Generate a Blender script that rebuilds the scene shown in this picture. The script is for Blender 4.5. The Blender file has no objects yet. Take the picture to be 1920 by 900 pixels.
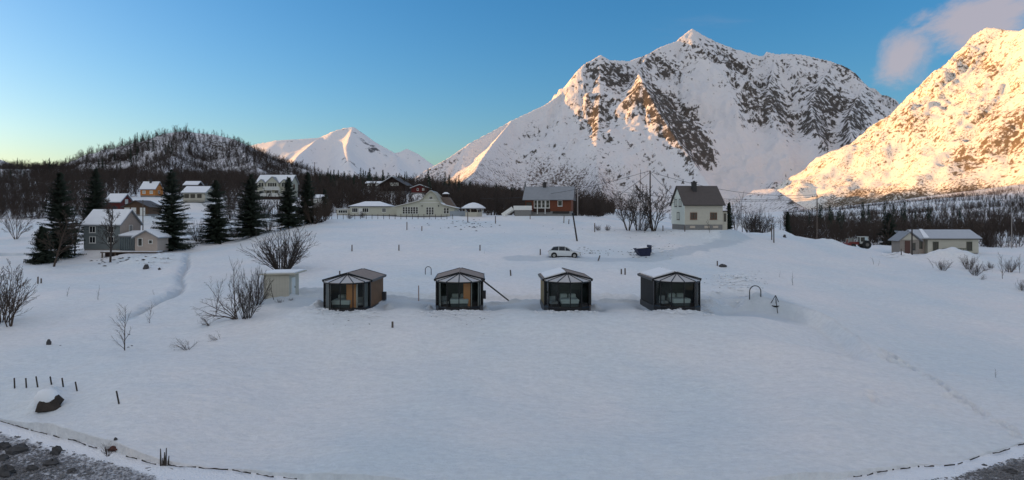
import bpy, math, random
import numpy as np
R = math.radians
C = bpy.context.scene.collection
# ------------------------------------------------------------------ camera, sky, sun, exposure
F = 1251.0            # focal length in photo pixels (photo is 1920 wide)
HC = 14.0             # camera height above the beach datum
HY = 400.0            # row of the true horizon in the photo
cam = bpy.data.cameras.new('camera'); camo = bpy.data.objects.new('camera', cam); C.objects.link(camo)
camo.location = (0, 0, HC); camo.rotation_euler = (R(90), 0, 0)
cam.sensor_width = 36; cam.lens = 36 * F / 1920; cam.shift_y = -(450 - HY) / 1920
cam.clip_start = 0.5; cam.clip_end = 40000
bpy.context.scene.camera = camo
SUN_EL, SUN_AZ = 6.0, -76.0      # azimuth from +Y, negative = to the left
sc = bpy.context.scene
w = bpy.data.worlds.new('World'); sc.world = w; w.use_nodes = True
nt = w.node_tree; nt.nodes.clear()
out = nt.nodes.new('ShaderNodeOutputWorld'); bg = nt.nodes.new('ShaderNodeBackground')
sky = nt.nodes.new('ShaderNodeTexSky'); sky.sky_type = 'NISHITA'; sky.sun_disc = False
sky.sun_elevation = R(SUN_EL); sky.sun_rotation = R(SUN_AZ); sky.altitude = 0
sky.air_density = 1.0; sky.dust_density = 1.3; sky.ozone_density = 3.5
bg.inputs[1].default_value = 0.10
# a wisp of cloud high on the right, fixed to its direction in the sky
tc = nt.nodes.new('ShaderNodeTexCoord')
def wn(t, **k):
    n = nt.nodes.new(t)
    for a, b in k.items(): setattr(n, a, b)
    return n
def cloud_mask(dirv, radius, scale, lo, hi, seed, stretch):
    d = np.array(dirv, float); d /= np.linalg.norm(d)
    mp = wn('ShaderNodeMapping'); mp.inputs['Scale'].default_value = stretch; mp.inputs['Location'].default_value = (seed, seed * .3, 0)
    nt.links.new(tc.outputs['Generated'], mp.inputs['Vector'])
    no = wn('ShaderNodeTexNoise'); no.inputs['Scale'].default_value = scale; no.inputs['Detail'].default_value = 9; no.inputs['Roughness'].default_value = .66; no.inputs['Distortion'].default_value = .5
    nt.links.new(mp.outputs[0], no.inputs['Vector'])
    sb = wn('ShaderNodeVectorMath', operation='SUBTRACT'); nt.links.new(tc.outputs['Generated'], sb.inputs[0]); sb.inputs[1].default_value = tuple(d)
    sm = wn('ShaderNodeVectorMath', operation='MULTIPLY'); nt.links.new(sb.outputs[0], sm.inputs[0]); sm.inputs[1].default_value = radius
    ln = wn('ShaderNodeVectorMath', operation='LENGTH'); nt.links.new(sm.outputs[0], ln.inputs[0])
    fo = wn('ShaderNodeMapRange'); fo.inputs[1].default_value = 0; fo.inputs[2].default_value = 1; fo.inputs[3].default_value = 0.45; fo.inputs[4].default_value = -0.35
    nt.links.new(ln.outputs['Value'], fo.inputs[0])
    ad = wn('ShaderNodeMath', operation='ADD'); nt.links.new(no.outputs['Fac'], ad.inputs[0]); nt.links.new(fo.outputs[0], ad.inputs[1])
    mr = wn('ShaderNodeMapRange', interpolation_type='SMOOTHSTEP'); mr.inputs[1].default_value = lo; mr.inputs[2].default_value = hi
    nt.links.new(ad.outputs[0], mr.inputs[0])
    return mr.outputs[0]
def pdir(px, py): return ((px - 960) / F, 1, (HY - py) / F)
m1 = cloud_mask(pdir(1825, 40), (7.0, 5, 13), 8, .52, .80, 1.3, (1, 1, 1.9))
m2 = cloud_mask(pdir(1690, 110), (17, 8, 13), 12, .48, .88, 4.1, (1, 1, 1.2))
mm = wn('ShaderNodeMath', operation='MAXIMUM'); nt.links.new(m1, mm.inputs[0]); nt.links.new(m2, mm.inputs[1])
m3 = cloud_mask(pdir(1300, 40), (2.2, 2, 9), 5, .8, 1.3, 7.7, (1, 1, 5))
m3s = wn('ShaderNodeMath', operation='MULTIPLY'); nt.links.new(m3, m3s.inputs[0]); m3s.inputs[1].default_value = .25
m4 = wn('ShaderNodeMath', operation='MAXIMUM'); nt.links.new(mm.outputs[0], m4.inputs[0]); nt.links.new(m3s.outputs[0], m4.inputs[1])
ms = wn('ShaderNodeMath', operation='MULTIPLY'); nt.links.new(m4.outputs[0], ms.inputs[0]); ms.inputs[1].default_value = .85
hs = wn('ShaderNodeHueSaturation'); hs.inputs["Saturation"].default_value = 1.17; hs.inputs['Value'].default_value = 1.1
nt.links.new(sky.outputs[0], hs.inputs['Color'])
cx = wn('ShaderNodeMixRGB'); cx.inputs[2].default_value = (1.95, 1.75, 1.9, 1)
nt.links.new(ms.outputs[0], cx.inputs[0]); nt.links.new(hs.outputs[0], cx.inputs[1])
# unseen bright cloud added overhead and, fainter, behind the viewpoint to light the snow
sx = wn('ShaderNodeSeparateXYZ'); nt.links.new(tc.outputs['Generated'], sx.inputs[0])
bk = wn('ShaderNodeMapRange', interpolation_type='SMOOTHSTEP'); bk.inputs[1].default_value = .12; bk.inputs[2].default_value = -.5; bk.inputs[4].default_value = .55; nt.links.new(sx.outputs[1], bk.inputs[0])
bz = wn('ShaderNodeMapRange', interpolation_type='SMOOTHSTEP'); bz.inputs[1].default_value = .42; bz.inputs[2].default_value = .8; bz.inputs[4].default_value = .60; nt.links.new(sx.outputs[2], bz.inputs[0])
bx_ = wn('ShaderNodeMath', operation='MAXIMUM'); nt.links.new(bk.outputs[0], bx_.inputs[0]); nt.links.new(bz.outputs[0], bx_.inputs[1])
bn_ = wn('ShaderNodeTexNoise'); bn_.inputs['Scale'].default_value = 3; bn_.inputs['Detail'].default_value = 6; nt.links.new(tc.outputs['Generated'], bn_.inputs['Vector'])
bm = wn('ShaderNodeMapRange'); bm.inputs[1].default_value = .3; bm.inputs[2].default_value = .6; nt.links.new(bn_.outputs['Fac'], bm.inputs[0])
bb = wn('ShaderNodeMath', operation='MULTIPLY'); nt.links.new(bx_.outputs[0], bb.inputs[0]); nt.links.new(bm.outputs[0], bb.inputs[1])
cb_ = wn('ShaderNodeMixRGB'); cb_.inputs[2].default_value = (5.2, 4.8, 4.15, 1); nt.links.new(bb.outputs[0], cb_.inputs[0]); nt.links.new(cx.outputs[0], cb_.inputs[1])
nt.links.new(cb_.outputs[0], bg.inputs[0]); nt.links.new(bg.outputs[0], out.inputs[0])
sl = bpy.data.lights.new('sun', 'SUN'); so = bpy.data.objects.new('sun', sl); C.objects.link(so)
sl.energy = 3.2; sl.angle = R(0.5); sl.color = (1.0, 0.48, 0.12)
so.rotation_euler = (R(90 - SUN_EL), 0, R(-SUN_AZ) + math.pi)
so.rotation_euler = (R(-(90 - SUN_EL)), 0, R(-SUN_AZ)); so.location = (0, 0, 60)
sc.view_settings.view_transform = 'Standard'; sc.view_settings.look = 'None'
sc.view_settings.gamma = 1; sc.view_settings.use_curve_mapping = False
sc.view_settings.exposure = 1.36
# ------------------------------------------------------------------ noise
def _h(ix, iy, s):
    n = (ix.astype(np.int64) * 374761393 + iy.astype(np.int64) * 668265263 + s * 1442695041) & 0xffffffff
    n = ((n ^ (n >> 13)) * 1274126177) & 0xffffffff
    return ((n ^ (n >> 16)) & 0xffff) / 65535.0 * 2 * math.pi
def pn(x, y, s=0):
    x = np.asarray(x, float); y = np.asarray(y, float)
    ix = np.floor(x); iy = np.floor(y); fx = x - ix; fy = y - iy
    u = fx * fx * fx * (fx * (fx * 6 - 15) + 10); v = fy * fy * fy * (fy * (fy * 6 - 15) + 10)
    def g(a, b, dx, dy):
        t = _h(a, b, s); return np.cos(t) * dx + np.sin(t) * dy
    n00 = g(ix, iy, fx, fy); n10 = g(ix + 1, iy, fx - 1, fy)
    n01 = g(ix, iy + 1, fx, fy - 1); n11 = g(ix + 1, iy + 1, fx - 1, fy - 1)
    return 1.5 * ((n00 * (1 - u) + n10 * u) * (1 - v) + (n01 * (1 - u) + n11 * u) * v)
def fbm(x, y, o=4, s=0, g=.5):
    r = 0; a = 1; t = 0
    for i in range(o):
        r = r + a * pn(x * 2 ** i, y * 2 ** i, s + i * 17); t += a; a *= g
    return r / t
def ridged(x, y, o=4, s=0):
    r = 0; a = 1; t = 0
    for i in range(o):
        r = r + a * (1 - np.abs(pn(x * 2 ** i, y * 2 ** i, s + i * 31)) * 1.6); t += a; a *= .5
    return r / t
def sstep(a, b, x):
    t = np.clip((np.asarray(x, float) - a) / (b - a), 0, 1); return t * t * (3 - 2 * t)
def P(px, py, Y): return ((px - 960) / F * Y, Y, HC + (HY - py) / F * Y)
# ------------------------------------------------------------------ ground height
SH = [(-400, 700), (-100, 765), (0, 790), (60, 808), (120, 824), (200, 846), (300, 874), (430, 884), (520, 896), (620, 908), (960, 935), (1400, 922),
      (1600, 896), (1700, 880), (1790, 872), (1850, 855), (1920, 835), (2100, 790), (2400, 730)]
def shoreY(px): return 12.3 * F / (np.interp(px, [a for a, b in SH], [b for a, b in SH]) - HY)
cent = [(36, 812), (42, 738), (47, 676), (52, 619), (54.5, 594), (56, 583), (66, 556), (69, 545), (78, 515), (90, 482)]
T = {
 -300: [(48, 680), (60, 610), (75, 555), (92, 518), (106, 495), (120, 478), (150, 450), (190, 412), (230, 392), (300, 368), (400, 342), (500, 325), (700, 314), (1200, 318)],
 0: [(46, 700), (58, 622), (72, 563), (90, 521), (105, 498), (120, 482), (150, 452), (190, 413), (230, 396), (300, 372), (400, 345), (500, 328), (700, 318), (1200, 320)],
 130: [(42, 735), (52, 652), (63, 590), (80, 537), (98, 505), (112, 486), (125, 476), (150, 446), (190, 411), (230, 388), (300, 362), (400, 343), (500, 332), (700, 322), (1200, 330)],
 250: [(40, 745), (48, 672), (56, 618), (70, 562), (90, 512), (105, 486), (115, 477), (125, 467), (150, 437), (175, 404), (210, 386), (240, 369), (300, 352), (400, 338), (500, 330), (700, 325), (1200, 340)],
 450: [(36, 811), (42, 730), (48, 662), (56, 598), (66, 556), (80, 521), (95, 492), (110, 466), (122, 455), (150, 425), (190, 399), (230, 376), (300, 356), (400, 345), (500, 340), (700, 338), (1200, 350)],
 600: cent + [(105, 450), (120, 428), (150, 405), (170, 404), (190, 396), (220, 385), (300, 368), (400, 354), (500, 348), (700, 346), (1200, 352)],
 780: cent + [(105, 450), (120, 427), (150, 405), (175, 405), (220, 385), (300, 368), (400, 360), (500, 354), (700, 350), (1200, 352)],
 960: cent + [(105, 451), (120, 428), (145, 406), (170, 405), (220, 400), (300, 388), (400, 376), (500, 371), (700, 366), (1200, 362)],
 1120: cent + [(105, 452), (117, 433), (140, 412), (170, 406), (220, 404), (300, 400), (500, 396), (700, 394), (1200, 392)],
 1280: [(36, 812), (42, 738), (47, 676), (52, 619), (54.5, 594), (56, 583), (66, 556), (69, 546), (78, 517), (90, 484), (103, 456), (113, 433), (128, 430), (150, 430), (200, 428), (300, 420), (500, 412), (700, 408), (1200, 402)],
 1420: [(36, 810), (42, 736), (47, 676), (52, 621), (55, 594), (57, 581), (66, 555), (78, 522), (90, 494), (104, 466), (117, 444), (132, 433), (150, 440), (200, 440), (300, 428), (500, 416), (700, 410), (1200, 402)],
 1530: [(36, 800), (43, 722), (50, 652), (58, 600), (68, 563), (80, 528), (95, 495), (110, 470), (125, 454), (140, 450), (160, 458), (200, 452), (300, 434), (500, 418), (700, 407), (1200, 396), (1500, 393)],
 1700: [(38, 790), (46, 702), (55, 641), (66, 590), (78, 553), (95, 517), (110, 492), (122, 477), (150, 466), (200, 453), (300, 433), (500, 408), (700, 391), (1000, 378), (1500, 374)],
 1920: [(42, 750), (52, 682), (64, 622), (80, 570), (100, 523), (115, 496), (128, 484), (150, 468), (200, 450), (300, 424), (500, 390), (700, 370), (1000, 352), (1500, 345)],
 2300: [(46, 760), (60, 660), (80, 580), (100, 530), (128, 490), (150, 472), (200, 450), (300, 420), (500, 380), (700, 355), (1000, 335), (1500, 330)],
}
LY = np.linspace(math.log(10), math.log(14000), 900); YY = np.exp(LY)
tpx = sorted(T); tab = []
for p in tpx:
    s = float(shoreY(p)); ys = [5, s]; zs = [-12.0, -12.0]
    for Y, py in T[p]:
        ys.append(Y); zs.append((HY - py) * Y / F)
    ys += [3500, 14000]; zs += [-12, -60]
    z = np.interp(LY, np.log(ys), zs)
    k = np.exp(-np.linspace(-2, 2, 15) ** 2); k /= k.sum()
    z = np.convolve(np.pad(z, 7, mode='edge'), k, mode='valid')
    tab.append(z)
tab = np.array(tab)
FPX = np.arange(-300, 2301, 10.0)
fine = np.empty((len(FPX), len(LY)))
for j, p in enumerate(FPX):                       # monotone-smooth between columns
    i = min(max(np.searchsorted(tpx, p) - 1, 0), len(tpx) - 2)
    t = (p - tpx[i]) / (tpx[i + 1] - tpx[i]); t = min(max(t, 0), 1)
    fine[j] = tab[i] * (1 - t) + tab[i + 1] * t
k = np.exp(-np.linspace(-2, 2, 13) ** 2); k /= k.sum()
fp = np.pad(fine, ((6, 6), (0, 0)), mode='edge')
fine = sum(fp[i:i + len(FPX)] * k[i] for i in range(13))
def base_rel(px, Y):
    a = np.clip((px - FPX[0]) / 10.0, 0, len(FPX) - 1.001); b = np.clip((np.log(Y) - LY[0]) / (LY[1] - LY[0]), 0, len(LY) - 1.001)
    i = a.astype(int); j = b.astype(int); u = a - i; v = b - j
    return (fine[i, j] * (1 - u) + fine[i + 1, j] * u) * (1 - v) + (fine[i, j + 1] * (1 - u) + fine[i + 1, j + 1] * u) * v
def seg_d(x, y, pts):
    ys_ = [q[1] for q in pts]
    if np.size(y) and (float(np.min(y)) > max(ys_) + 12 or float(np.max(y)) < min(ys_) - 12): return np.full(np.shape(x), 1e9), np.zeros(np.shape(x)), np.zeros(np.shape(x))
    d = np.full(np.shape(x), 1e9); side = np.zeros(np.shape(x)); tt = np.zeros(np.shape(x)); n = len(pts) - 1
    for i in range(n):
        (ax, ay), (bx, by) = pts[i], pts[i + 1]; vx, vy = bx - ax, by - ay
        t = np.clip(((x - ax) * vx + (y - ay) * vy) / (vx * vx + vy * vy + 1e-9), 0, 1)
        q = np.hypot(x - ax - t * vx, y - ay - t * vy); m = q < d
        side = np.where(m, np.sign((x - ax) * vy - (y - ay) * vx), side); tt = np.where(m, (i + t) / n, tt); d = np.where(m, q, d)
    return d, side, tt
def flat_pt(px, py):                              # pixel on the smooth ground -> world x, y
    Y = YY[(YY > 20) & (YY < 900)]; z = base_rel(np.full(len(Y), float(px)), Y); ray = (HY - py) / F * Y
    h = np.nonzero(ray <= z)[0]
    y = Y[h[0]] if len(h) else Y[-1]
    return ((px - 960) / F * y, float(y))
EDGE = [flat_pt(*q) for q in [(1350, 556), (1440, 566), (1500, 580), (1560, 604), (1605, 632), (1632, 662), (1640, 690)]]
DITCH = [flat_pt(*q) for q in [(352, 470), (350, 498), (338, 520), (343, 536), (328, 551), (300, 566), (262, 584), (225, 602)]]
LEFTBANK = [flat_pt(*q) for q in [(210, 700), (205, 676), (235, 655), (300, 640)]]
ROAD = [flat_pt(*q) for q in [(540, 556), (700, 558), (900, 558), (1130, 558), (1330, 560), (1400, 556)]]
TROD = [flat_pt(*q) for q in [(560, 560), (600, 566), (740, 567), (900, 568), (1010, 568), (1140, 566), (1190, 566), (1345, 566), (1420, 566)]]
CARTRACK = [flat_pt(*q) for q in [(960, 486), (1040, 485), (1120, 487), (1190, 488), (1280, 476), (1345, 458), (1390, 446)]]
LROAD = [(-160, 118), (-100, 122), (-70, 127), (-50, 140)]
FRONTS = [(flat_pt(658, 584)), (flat_pt(860, 582)), (flat_pt(1066, 581)), (flat_pt(1275, 580))]
random.seed(4)
STEPS = []
for (a, b, n, sp) in [((1655, 662), (1712, 695), 16, 3.5), ((1650, 672), (1700, 690), 9, 2), ((1735, 705), (1800, 745), 9, 2), ((1775, 742), (1785, 745), 2, 1),
                      ((1805, 750), (1845, 772), 6, 2), ((1870, 785), (1905, 812), 5, 3), ((1632, 745), (1638, 762), 3, 1)]:
    for i in range(n):
        t = i / max(n - 1, 1); STEPS.append(flat_pt(a[0] + (b[0] - a[0]) * t + random.uniform(-sp, sp), a[1] + (b[1] - a[1]) * t + random.uniform(-sp, sp) * .6))
MOUNDS = []                                        # x, y, rx, ry, h
def mound(px, py, rpx, rym, h):
    x, y = flat_pt(px, py); MOUNDS.append((x, y, rpx / F * y, rym, h))
mound(1394, 430, 34, 4, 3.4); mound(1422, 434, 26, 4, 2.0); mound(1040, 404, 40, 5, 1.1); mound(1786, 490, 62, 4.2, 2.3); mound(1690, 484, 30, 3.5, .9)
mound(1130, 420, 26, 5, 1.0); mound(1180, 405, 30, 5, 1.6); mound(862, 405, 28, 4, 1.0); mound(300, 490, 28, 3.0, .8); mound(255, 492, 30, 2.2, .7); mound(1555, 458, 22, 5, .8)
mound(730, 574, 12, 1.0, .55); mound(598, 575, 10, 1.6, .55); mound(912, 572, 8, .9, .6); mound(806, 573, 7, .9, .5); mound(1116, 570, 11, 1.2, .5); mound(1330, 560, 14, 1.4, .55); mound(1385, 530, 34, 4, .6)
mound(1020, 545, 20, 1.4, .3); mound(1215, 473, 26, 4, .5); mound(1465, 442, 22, 5, 1.0); mound(88, 752, 22, 1.3, .75)
mound(80, 805, 90, 1.5, .2); mound(560, 600, 60, 3, .5)
PADS = []                                          # levelled ground under each house: x, y, radius, z(rel)
def pad(px, py, Y, w, d=7):
    x, y, z = P(px, py, Y); PADS.append((x + w / 2, y + d / 2, max(w, d) * .62, z - HC))
for q in [(157, 468, 116, 7), (236, 476, 109, 8), (200, 397, 168, 6), (230, 404, 163, 6.4), (263, 369, 238, 7), (340, 379, 200, 8, 8), (481, 374, 225, 12, 8), (587, 392, 190, 5), (715, 361, 257, 9), (771, 362, 236, 6), (684, 353, 301, 6),
          (635, 405, 166, 14), (744, 407, 158, 15, 12), (866, 405, 150, 6, 6), (975, 404, 146, 12, 8), (1283, 430, 113, 8, 8), (1684, 475, 126, 17, 8)]: pad(*q)
PITS = []
for (x, y) in FRONTS: PITS += [(x + 2.6, y + 2.6, 1.0, 2.6, .45), (x - 2.6, y + 2.4, .9, 2.4, .35)]
def ground(x, y):
    x = np.asarray(x, float); y = np.asarray(y, float); y0_, y1_ = (float(y.min()), float(y.max())) if y.size else (0, 0); Y = np.maximum(y, 12)
    px = 960 + F * x / Y; z = base_rel(px, Y)
    near = sstep(400, 90, Y)
    z = z + near * (.75 * fbm(x / 17, y / 14, 3, 5) + .08 * fbm(x / 3.3, y / 2.6, 3, 9)) + sstep(150, 80, Y) * .02 * fbm(x / .8, y / .6, 2, 12)
    z = z + sstep(120, 400, Y) * 3.0 * fbm(x / 90, y / 90, 4, 21) + sstep(300, 800, Y) * sstep(1600, 900, Y) * 8 * fbm(x / 220, y / 220, 4, 22)
    d, s, t = seg_d(x, y, EDGE)                    # rim of the levelled platform and its fill slope
    z = z - np.where(s > 0, 1.15 * sstep(0, 1.4, d) * sstep(13, 3.5, d), -.08 * sstep(1.5, 0, d)) * sstep(0, .08, t) * sstep(1, .85, t)
    d, s, t = seg_d(x, y, DITCH)
    z = z - .55 * np.exp(-(d / .55) ** 2) * sstep(0, .1, t) * sstep(1, .75, t) + np.where(s > 0, .28, 0) * sstep(5, .6, d) * sstep(0, .1, t) * sstep(1, .8, t)
    d, s, t = seg_d(x, y, ROAD)
    z = z - .25 * sstep(1.5, .9, d) + .28 * np.exp(-((d - 1.9) / .4) ** 2) * (1 + .6 * pn(x * 1.3, y * 1.3, 3))
    d, s, t = seg_d(x, y, LROAD); z = z - .5 * sstep(2.4, 1.6, d) + .35 * np.exp(-((d - 2.8) / .6) ** 2)
    for (mx, my, pr, pz) in PADS:
        if my + 2 * pr < y0_ or my - 2 * pr > y1_: continue
        q = np.hypot(x - mx, y - my) / pr; k_ = sstep(1.7, 1.0, q); z = z * (1 - k_) + (pz - .1) * k_
    for (mx, my, rx, ry, h) in MOUNDS:
        if my + 3 * ry < y0_ or my - 3 * ry > y1_: continue
        q = ((x - mx) / rx) ** 2 + ((y - my) / ry) ** 2
        z = z + h * np.exp(-q * 1.4) * (1 + .25 * pn(x / (rx * .35), y / (ry * .35), 33))
    for (mx, my, rx, ry, h) in PITS:
        if my + 3 * ry < y0_ or my - 3 * ry > y1_: continue
        z = z - h * np.exp(-(((x - mx) / rx) ** 2 + ((y - my) / ry) ** 2) * 1.2)
    for (mx, my) in FRONTS:                        # shovelled snow thrown out in front of each cabin
        q = ((x - mx) / 2.6) ** 2 + ((y - my + 1.0) / .7) ** 2
        z = z + np.exp(-q) * (.1 + .28 * np.maximum(fbm(x / .5, y / .4, 3, 41), 0))
    for (mx, my) in STEPS:
        if my + 2 < y0_ or my - 2 > y1_: continue
        q = ((x - mx) / .22) ** 2 + ((y - my) / .34) ** 2; z = z - .3 * np.exp(-q) + .07 * np.exp(-((np.sqrt(q) - 1.6) ** 2) * 4)
    return z + HC
def gz(x, y): return float(ground(np.array([x]), np.array([y]))[0])
def gp(px, py, ymin=20, ymax=900):
    Y = YY[(YY > ymin) & (YY < ymax)]; x = (px - 960) / F * Y; z = ground(x, Y); ray = HC + (HY - py) / F * Y
    h = np.nonzero(ray <= z)[0]; i = h[0] if len(h) else len(Y) - 1
    y = Y[i]
    if i > 0 and len(h):
        a = ray[i - 1] - z[i - 1]; b = ray[i] - z[i]; y = Y[i - 1] + (Y[i] - Y[i - 1]) * a / (a - b + 1e-9)
    x = (px - 960) / F * y
    return (float(x), float(y), gz(x, y))
# ------------------------------------------------------------------ mountains
def ridge_h(X, Y, lines, k, p, wob, sc_, seed, gw=100, ga=.2):
    tot = None; dmain = None
    w1 = 1 + wob * fbm(X / sc_, Y / sc_, 5, seed, .55)
    for ln, kk in lines:
        out = np.zeros(X.shape); dm = np.full(X.shape, 1e9); S = np.zeros(X.shape); acc = 0.0; seed += 7
        for i in range(len(ln) - 1):
            (ax, ay, az), (bx, by, bz) = ln[i], ln[i + 1]; vx, vy = bx - ax, by - ay
            t = np.clip(((X - ax) * vx + (Y - ay) * vy) / (vx * vx + vy * vy + 1e-9), 0, 1)
            zr = az + (bz - az) * t; d = np.hypot(X - ax - t * vx, Y - ay - t * vy)
            q = 1 - d * w1 / (np.maximum(zr, 1) * k * kk); h = zr * np.maximum(q, 0) ** p
            m = h > out; dm = np.where(m, d, dm); out = np.where(m, h, out); ln_ = math.hypot(vx, vy); sd = np.sign((X - ax) * vy - (Y - ay) * vx); S = np.where(m, acc + t * ln_ + sd * 5000, S); acc += ln_
        wp = fbm(X / (gw * 3), Y / (gw * 3), 3, seed) * gw * .7; on = out > 0; g = np.zeros(X.shape)
        if on.any():
            a_ = (S[on] + wp[on]) / gw; b_ = dm[on] / (gw * 4.5); g[on] = (ridged(a_, b_, 4, seed + 3) - .66) + .35 * (ridged(a_ * 2.7, b_ * 3.5, 3, seed + 5) - .62)
        out = out + sstep(0, gw * 1.3, dm) * ga * np.minimum(out, 450) * g
        if tot is None: tot, dmain, dall = out, dm, dm
        else:
            ks = np.minimum(110 * sstep(0, 350, dmain), .25 * (tot + out)) + 1e-6; hh = np.clip(.5 + .5 * (out - tot) / ks, 0, 1)
            tot = tot * (1 - hh) + out * hh + ks * hh * (1 - hh); dall = np.minimum(dall, dm)
    return tot, dall
class Mountain:
    def __init__(s, lines, k=1.5, p=1.5, wob=.35, sc_=260, seed=1, rough=.05, base=-12, det=120, gw=100, ga=.2):
        s.lines = [([(a[0], a[1], a[2] - HC - base) for a in ln], kk) for ln, kk in lines]
        s.k, s.p, s.wob, s.sc, s.seed, s.rough, s.base, s.det, s.gw, s.ga = k, p, wob, sc_, seed, rough, base, det, gw, ga
    def z(s, X, Y):
        X = np.asarray(X, float); Y = np.asarray(Y, float)
        h, d = ridge_h(X, Y, s.lines, s.k, s.p, s.wob, s.sc, s.seed, s.gw, s.ga)
        fade = .12 + .88 * sstep(0, s.sc * .6, d)
        n = ridged(X / s.det, Y / s.det, 4, s.seed + 50) - .62
        n2 = fbm(X / (s.det * .3), Y / (s.det * .3), 3, s.seed + 90)
        hh = h + fade * (s.rough * h * n * 1.5 + s.rough * .22 * h * n2)
        return np.where(h > 0, hh, 0) + s.base + HC - np.where(h <= 1, 6, 0)
def L(*q): return [P(*a) for a in q]
main_m = Mountain([
 (L((770, 338, 2900), (800, 318, 2950), (840, 296, 3000), (880, 268, 3060), (920, 247, 3130), (960, 225, 3200), (1020, 197, 3300), (1050, 176, 3350), (1072, 150, 3400), (1092, 122, 3450), (1112, 110, 3480), (1126, 102, 3500),
    (1142, 112, 3530), (1180, 114, 3600), (1214, 101, 3650), (1240, 87, 3700), (1268, 77, 3750), (1284, 63, 3780), (1298, 53, 3800), (1314, 62, 3810), (1345, 79, 3830), (1400, 98, 3850), (1430, 105, 3830),
    (1438, 97, 3820), (1456, 100, 3800), (1500, 101, 3760), (1560, 115, 3700), (1590, 126, 3650), (1622, 156, 3580), (1650, 179, 3500), (1680, 196, 3450), (1730, 230, 3400), (1850, 300, 3300)), 0.86),
 (L((1126, 102, 3500), (1124, 214, 3160), (1118, 305, 2780), (1130, 372, 2350), (1150, 392, 2050)), .7),
 (L((1214, 101, 3650), (1196, 134, 3380), (1205, 150, 3180), (1236, 208, 3000), (1280, 275, 2800), (1330, 345, 2550), (1370, 392, 2250)), .7),
 (L((1298, 53, 3800), (1330, 120, 3560), (1362, 170, 3380), (1385, 220, 3150)), .65),
 (L((1456, 100, 3800), (1440, 170, 3500), (1450, 230, 3200), (1462, 262, 3000)), .62),
 (L((1560, 115, 3700), (1520, 190, 3350), (1530, 250, 3050), (1560, 285, 2850)), .66),
 (L((1622, 156, 3580), (1590, 220, 3200), (1600, 262, 2950)), .62),
 (L((960, 225, 3200), (925, 268, 2900), (898, 306, 2550), (880, 345, 2100), (870, 372, 1700)), .95),
 (L((1415, 355, 2100), (1450, 352, 2050), (1480, 372, 1850), (1500, 393, 1650)), 1.2),
], k=1.5, p=1.4, wob=.22, sc_=300, seed=3, rough=.045, det=110, gw=120, ga=.15)
right_m = Mountain([
 (L((1850, 50, 2300), (1824, 64, 2330), (1800, 97, 2370), (1782, 122, 2390), (1742, 147, 2450), (1720, 162, 2480), (1685, 196, 2530), (1664, 224, 2560), (1648, 254, 2590), (1637, 291, 2620), (1625, 332, 2640), (1615, 365, 2650), (1605, 392, 2660)), .55),
 (L((1850, 50, 2300), (1880, 53, 2250), (1920, 58, 2150), (2000, 60, 2000), (2150, 90, 1750), (2400, 150, 1500), (2700, 230, 1300)), .89),
 (L((1920, 58, 2150), (1955, 170, 1850), (1985, 270, 1600), (1990, 350, 1250)), .92),
], k=1.55, p=1.4, wob=.2, sc_=300, seed=11, rough=.035, det=60, gw=75, ga=.10)
far_m = Mountain([
 (L((380, 300, 9000), (430, 285, 9000), (480, 270, 9000), (520, 262, 8900), (560, 260, 8900), (600, 257, 8900), (626, 245, 8950), (648, 239, 9000), (662, 237, 9000), (682, 250, 9100), (704, 266, 9100), (740, 286, 9000), (752, 284, 9000),
    (763, 278, 9050), (782, 287, 9050), (800, 300, 9000), (830, 335, 9000), (870, 370, 9000)), 1.0),
 (L((662, 237, 9000), (650, 275, 8300), (655, 310, 7600)), .8),
 (L((600, 257, 8900), (560, 290, 8000), (540, 320, 7200)), 1.1),
 (L((740, 286, 9000), (745, 320, 8000)), 1.0),
], k=1.9, p=1.5, wob=.35, sc_=900, seed=23, rough=.04, det=500, gw=420, ga=.12)
hill_m = Mountain([
 (L((60, 330, 620), (150, 312, 640), (200, 296, 650), (240, 277, 660), (275, 262, 680), (310, 250, 700), (350, 246, 720), (400, 251, 730), (440, 262, 740), (480, 281, 750), (520, 297, 760), (560, 312, 770), (610, 332, 780), (680, 350, 790)), 1.0),
 (L((350, 246, 720), (330, 285, 600), (300, 318, 470)), 1.0),
 (L((440, 262, 740), (470, 300, 620), (500, 330, 500)), 1.0),
], k=2.6, p=1.3, wob=.4, sc_=90, seed=31, rough=.10, base=-6, det=50, gw=40, ga=.12)
left_shade_m = Mountain([([(-1500, -900, 250 + HC), (-1600, -300, 265 + HC), (-1750, 300, 270 + HC), (-1950, 1100, 290 + HC), (-2250, 1900, 350 + HC), (-2500, 2500, 470 + HC), (-2900, 3000, 470 + HC), (-3300, 3500, 330 + HC)], 1.0)], k=2.2, p=1.4, wob=.3, sc_=300, seed=47, rough=.08)  # unseen ridge left of the view, heights shaped to shade the valley
def surf(x, y):
    z = ground(x, y)
    for m in (hill_m, main_m, right_m): z = np.maximum(z, m.z(x, y))
    return z
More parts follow.
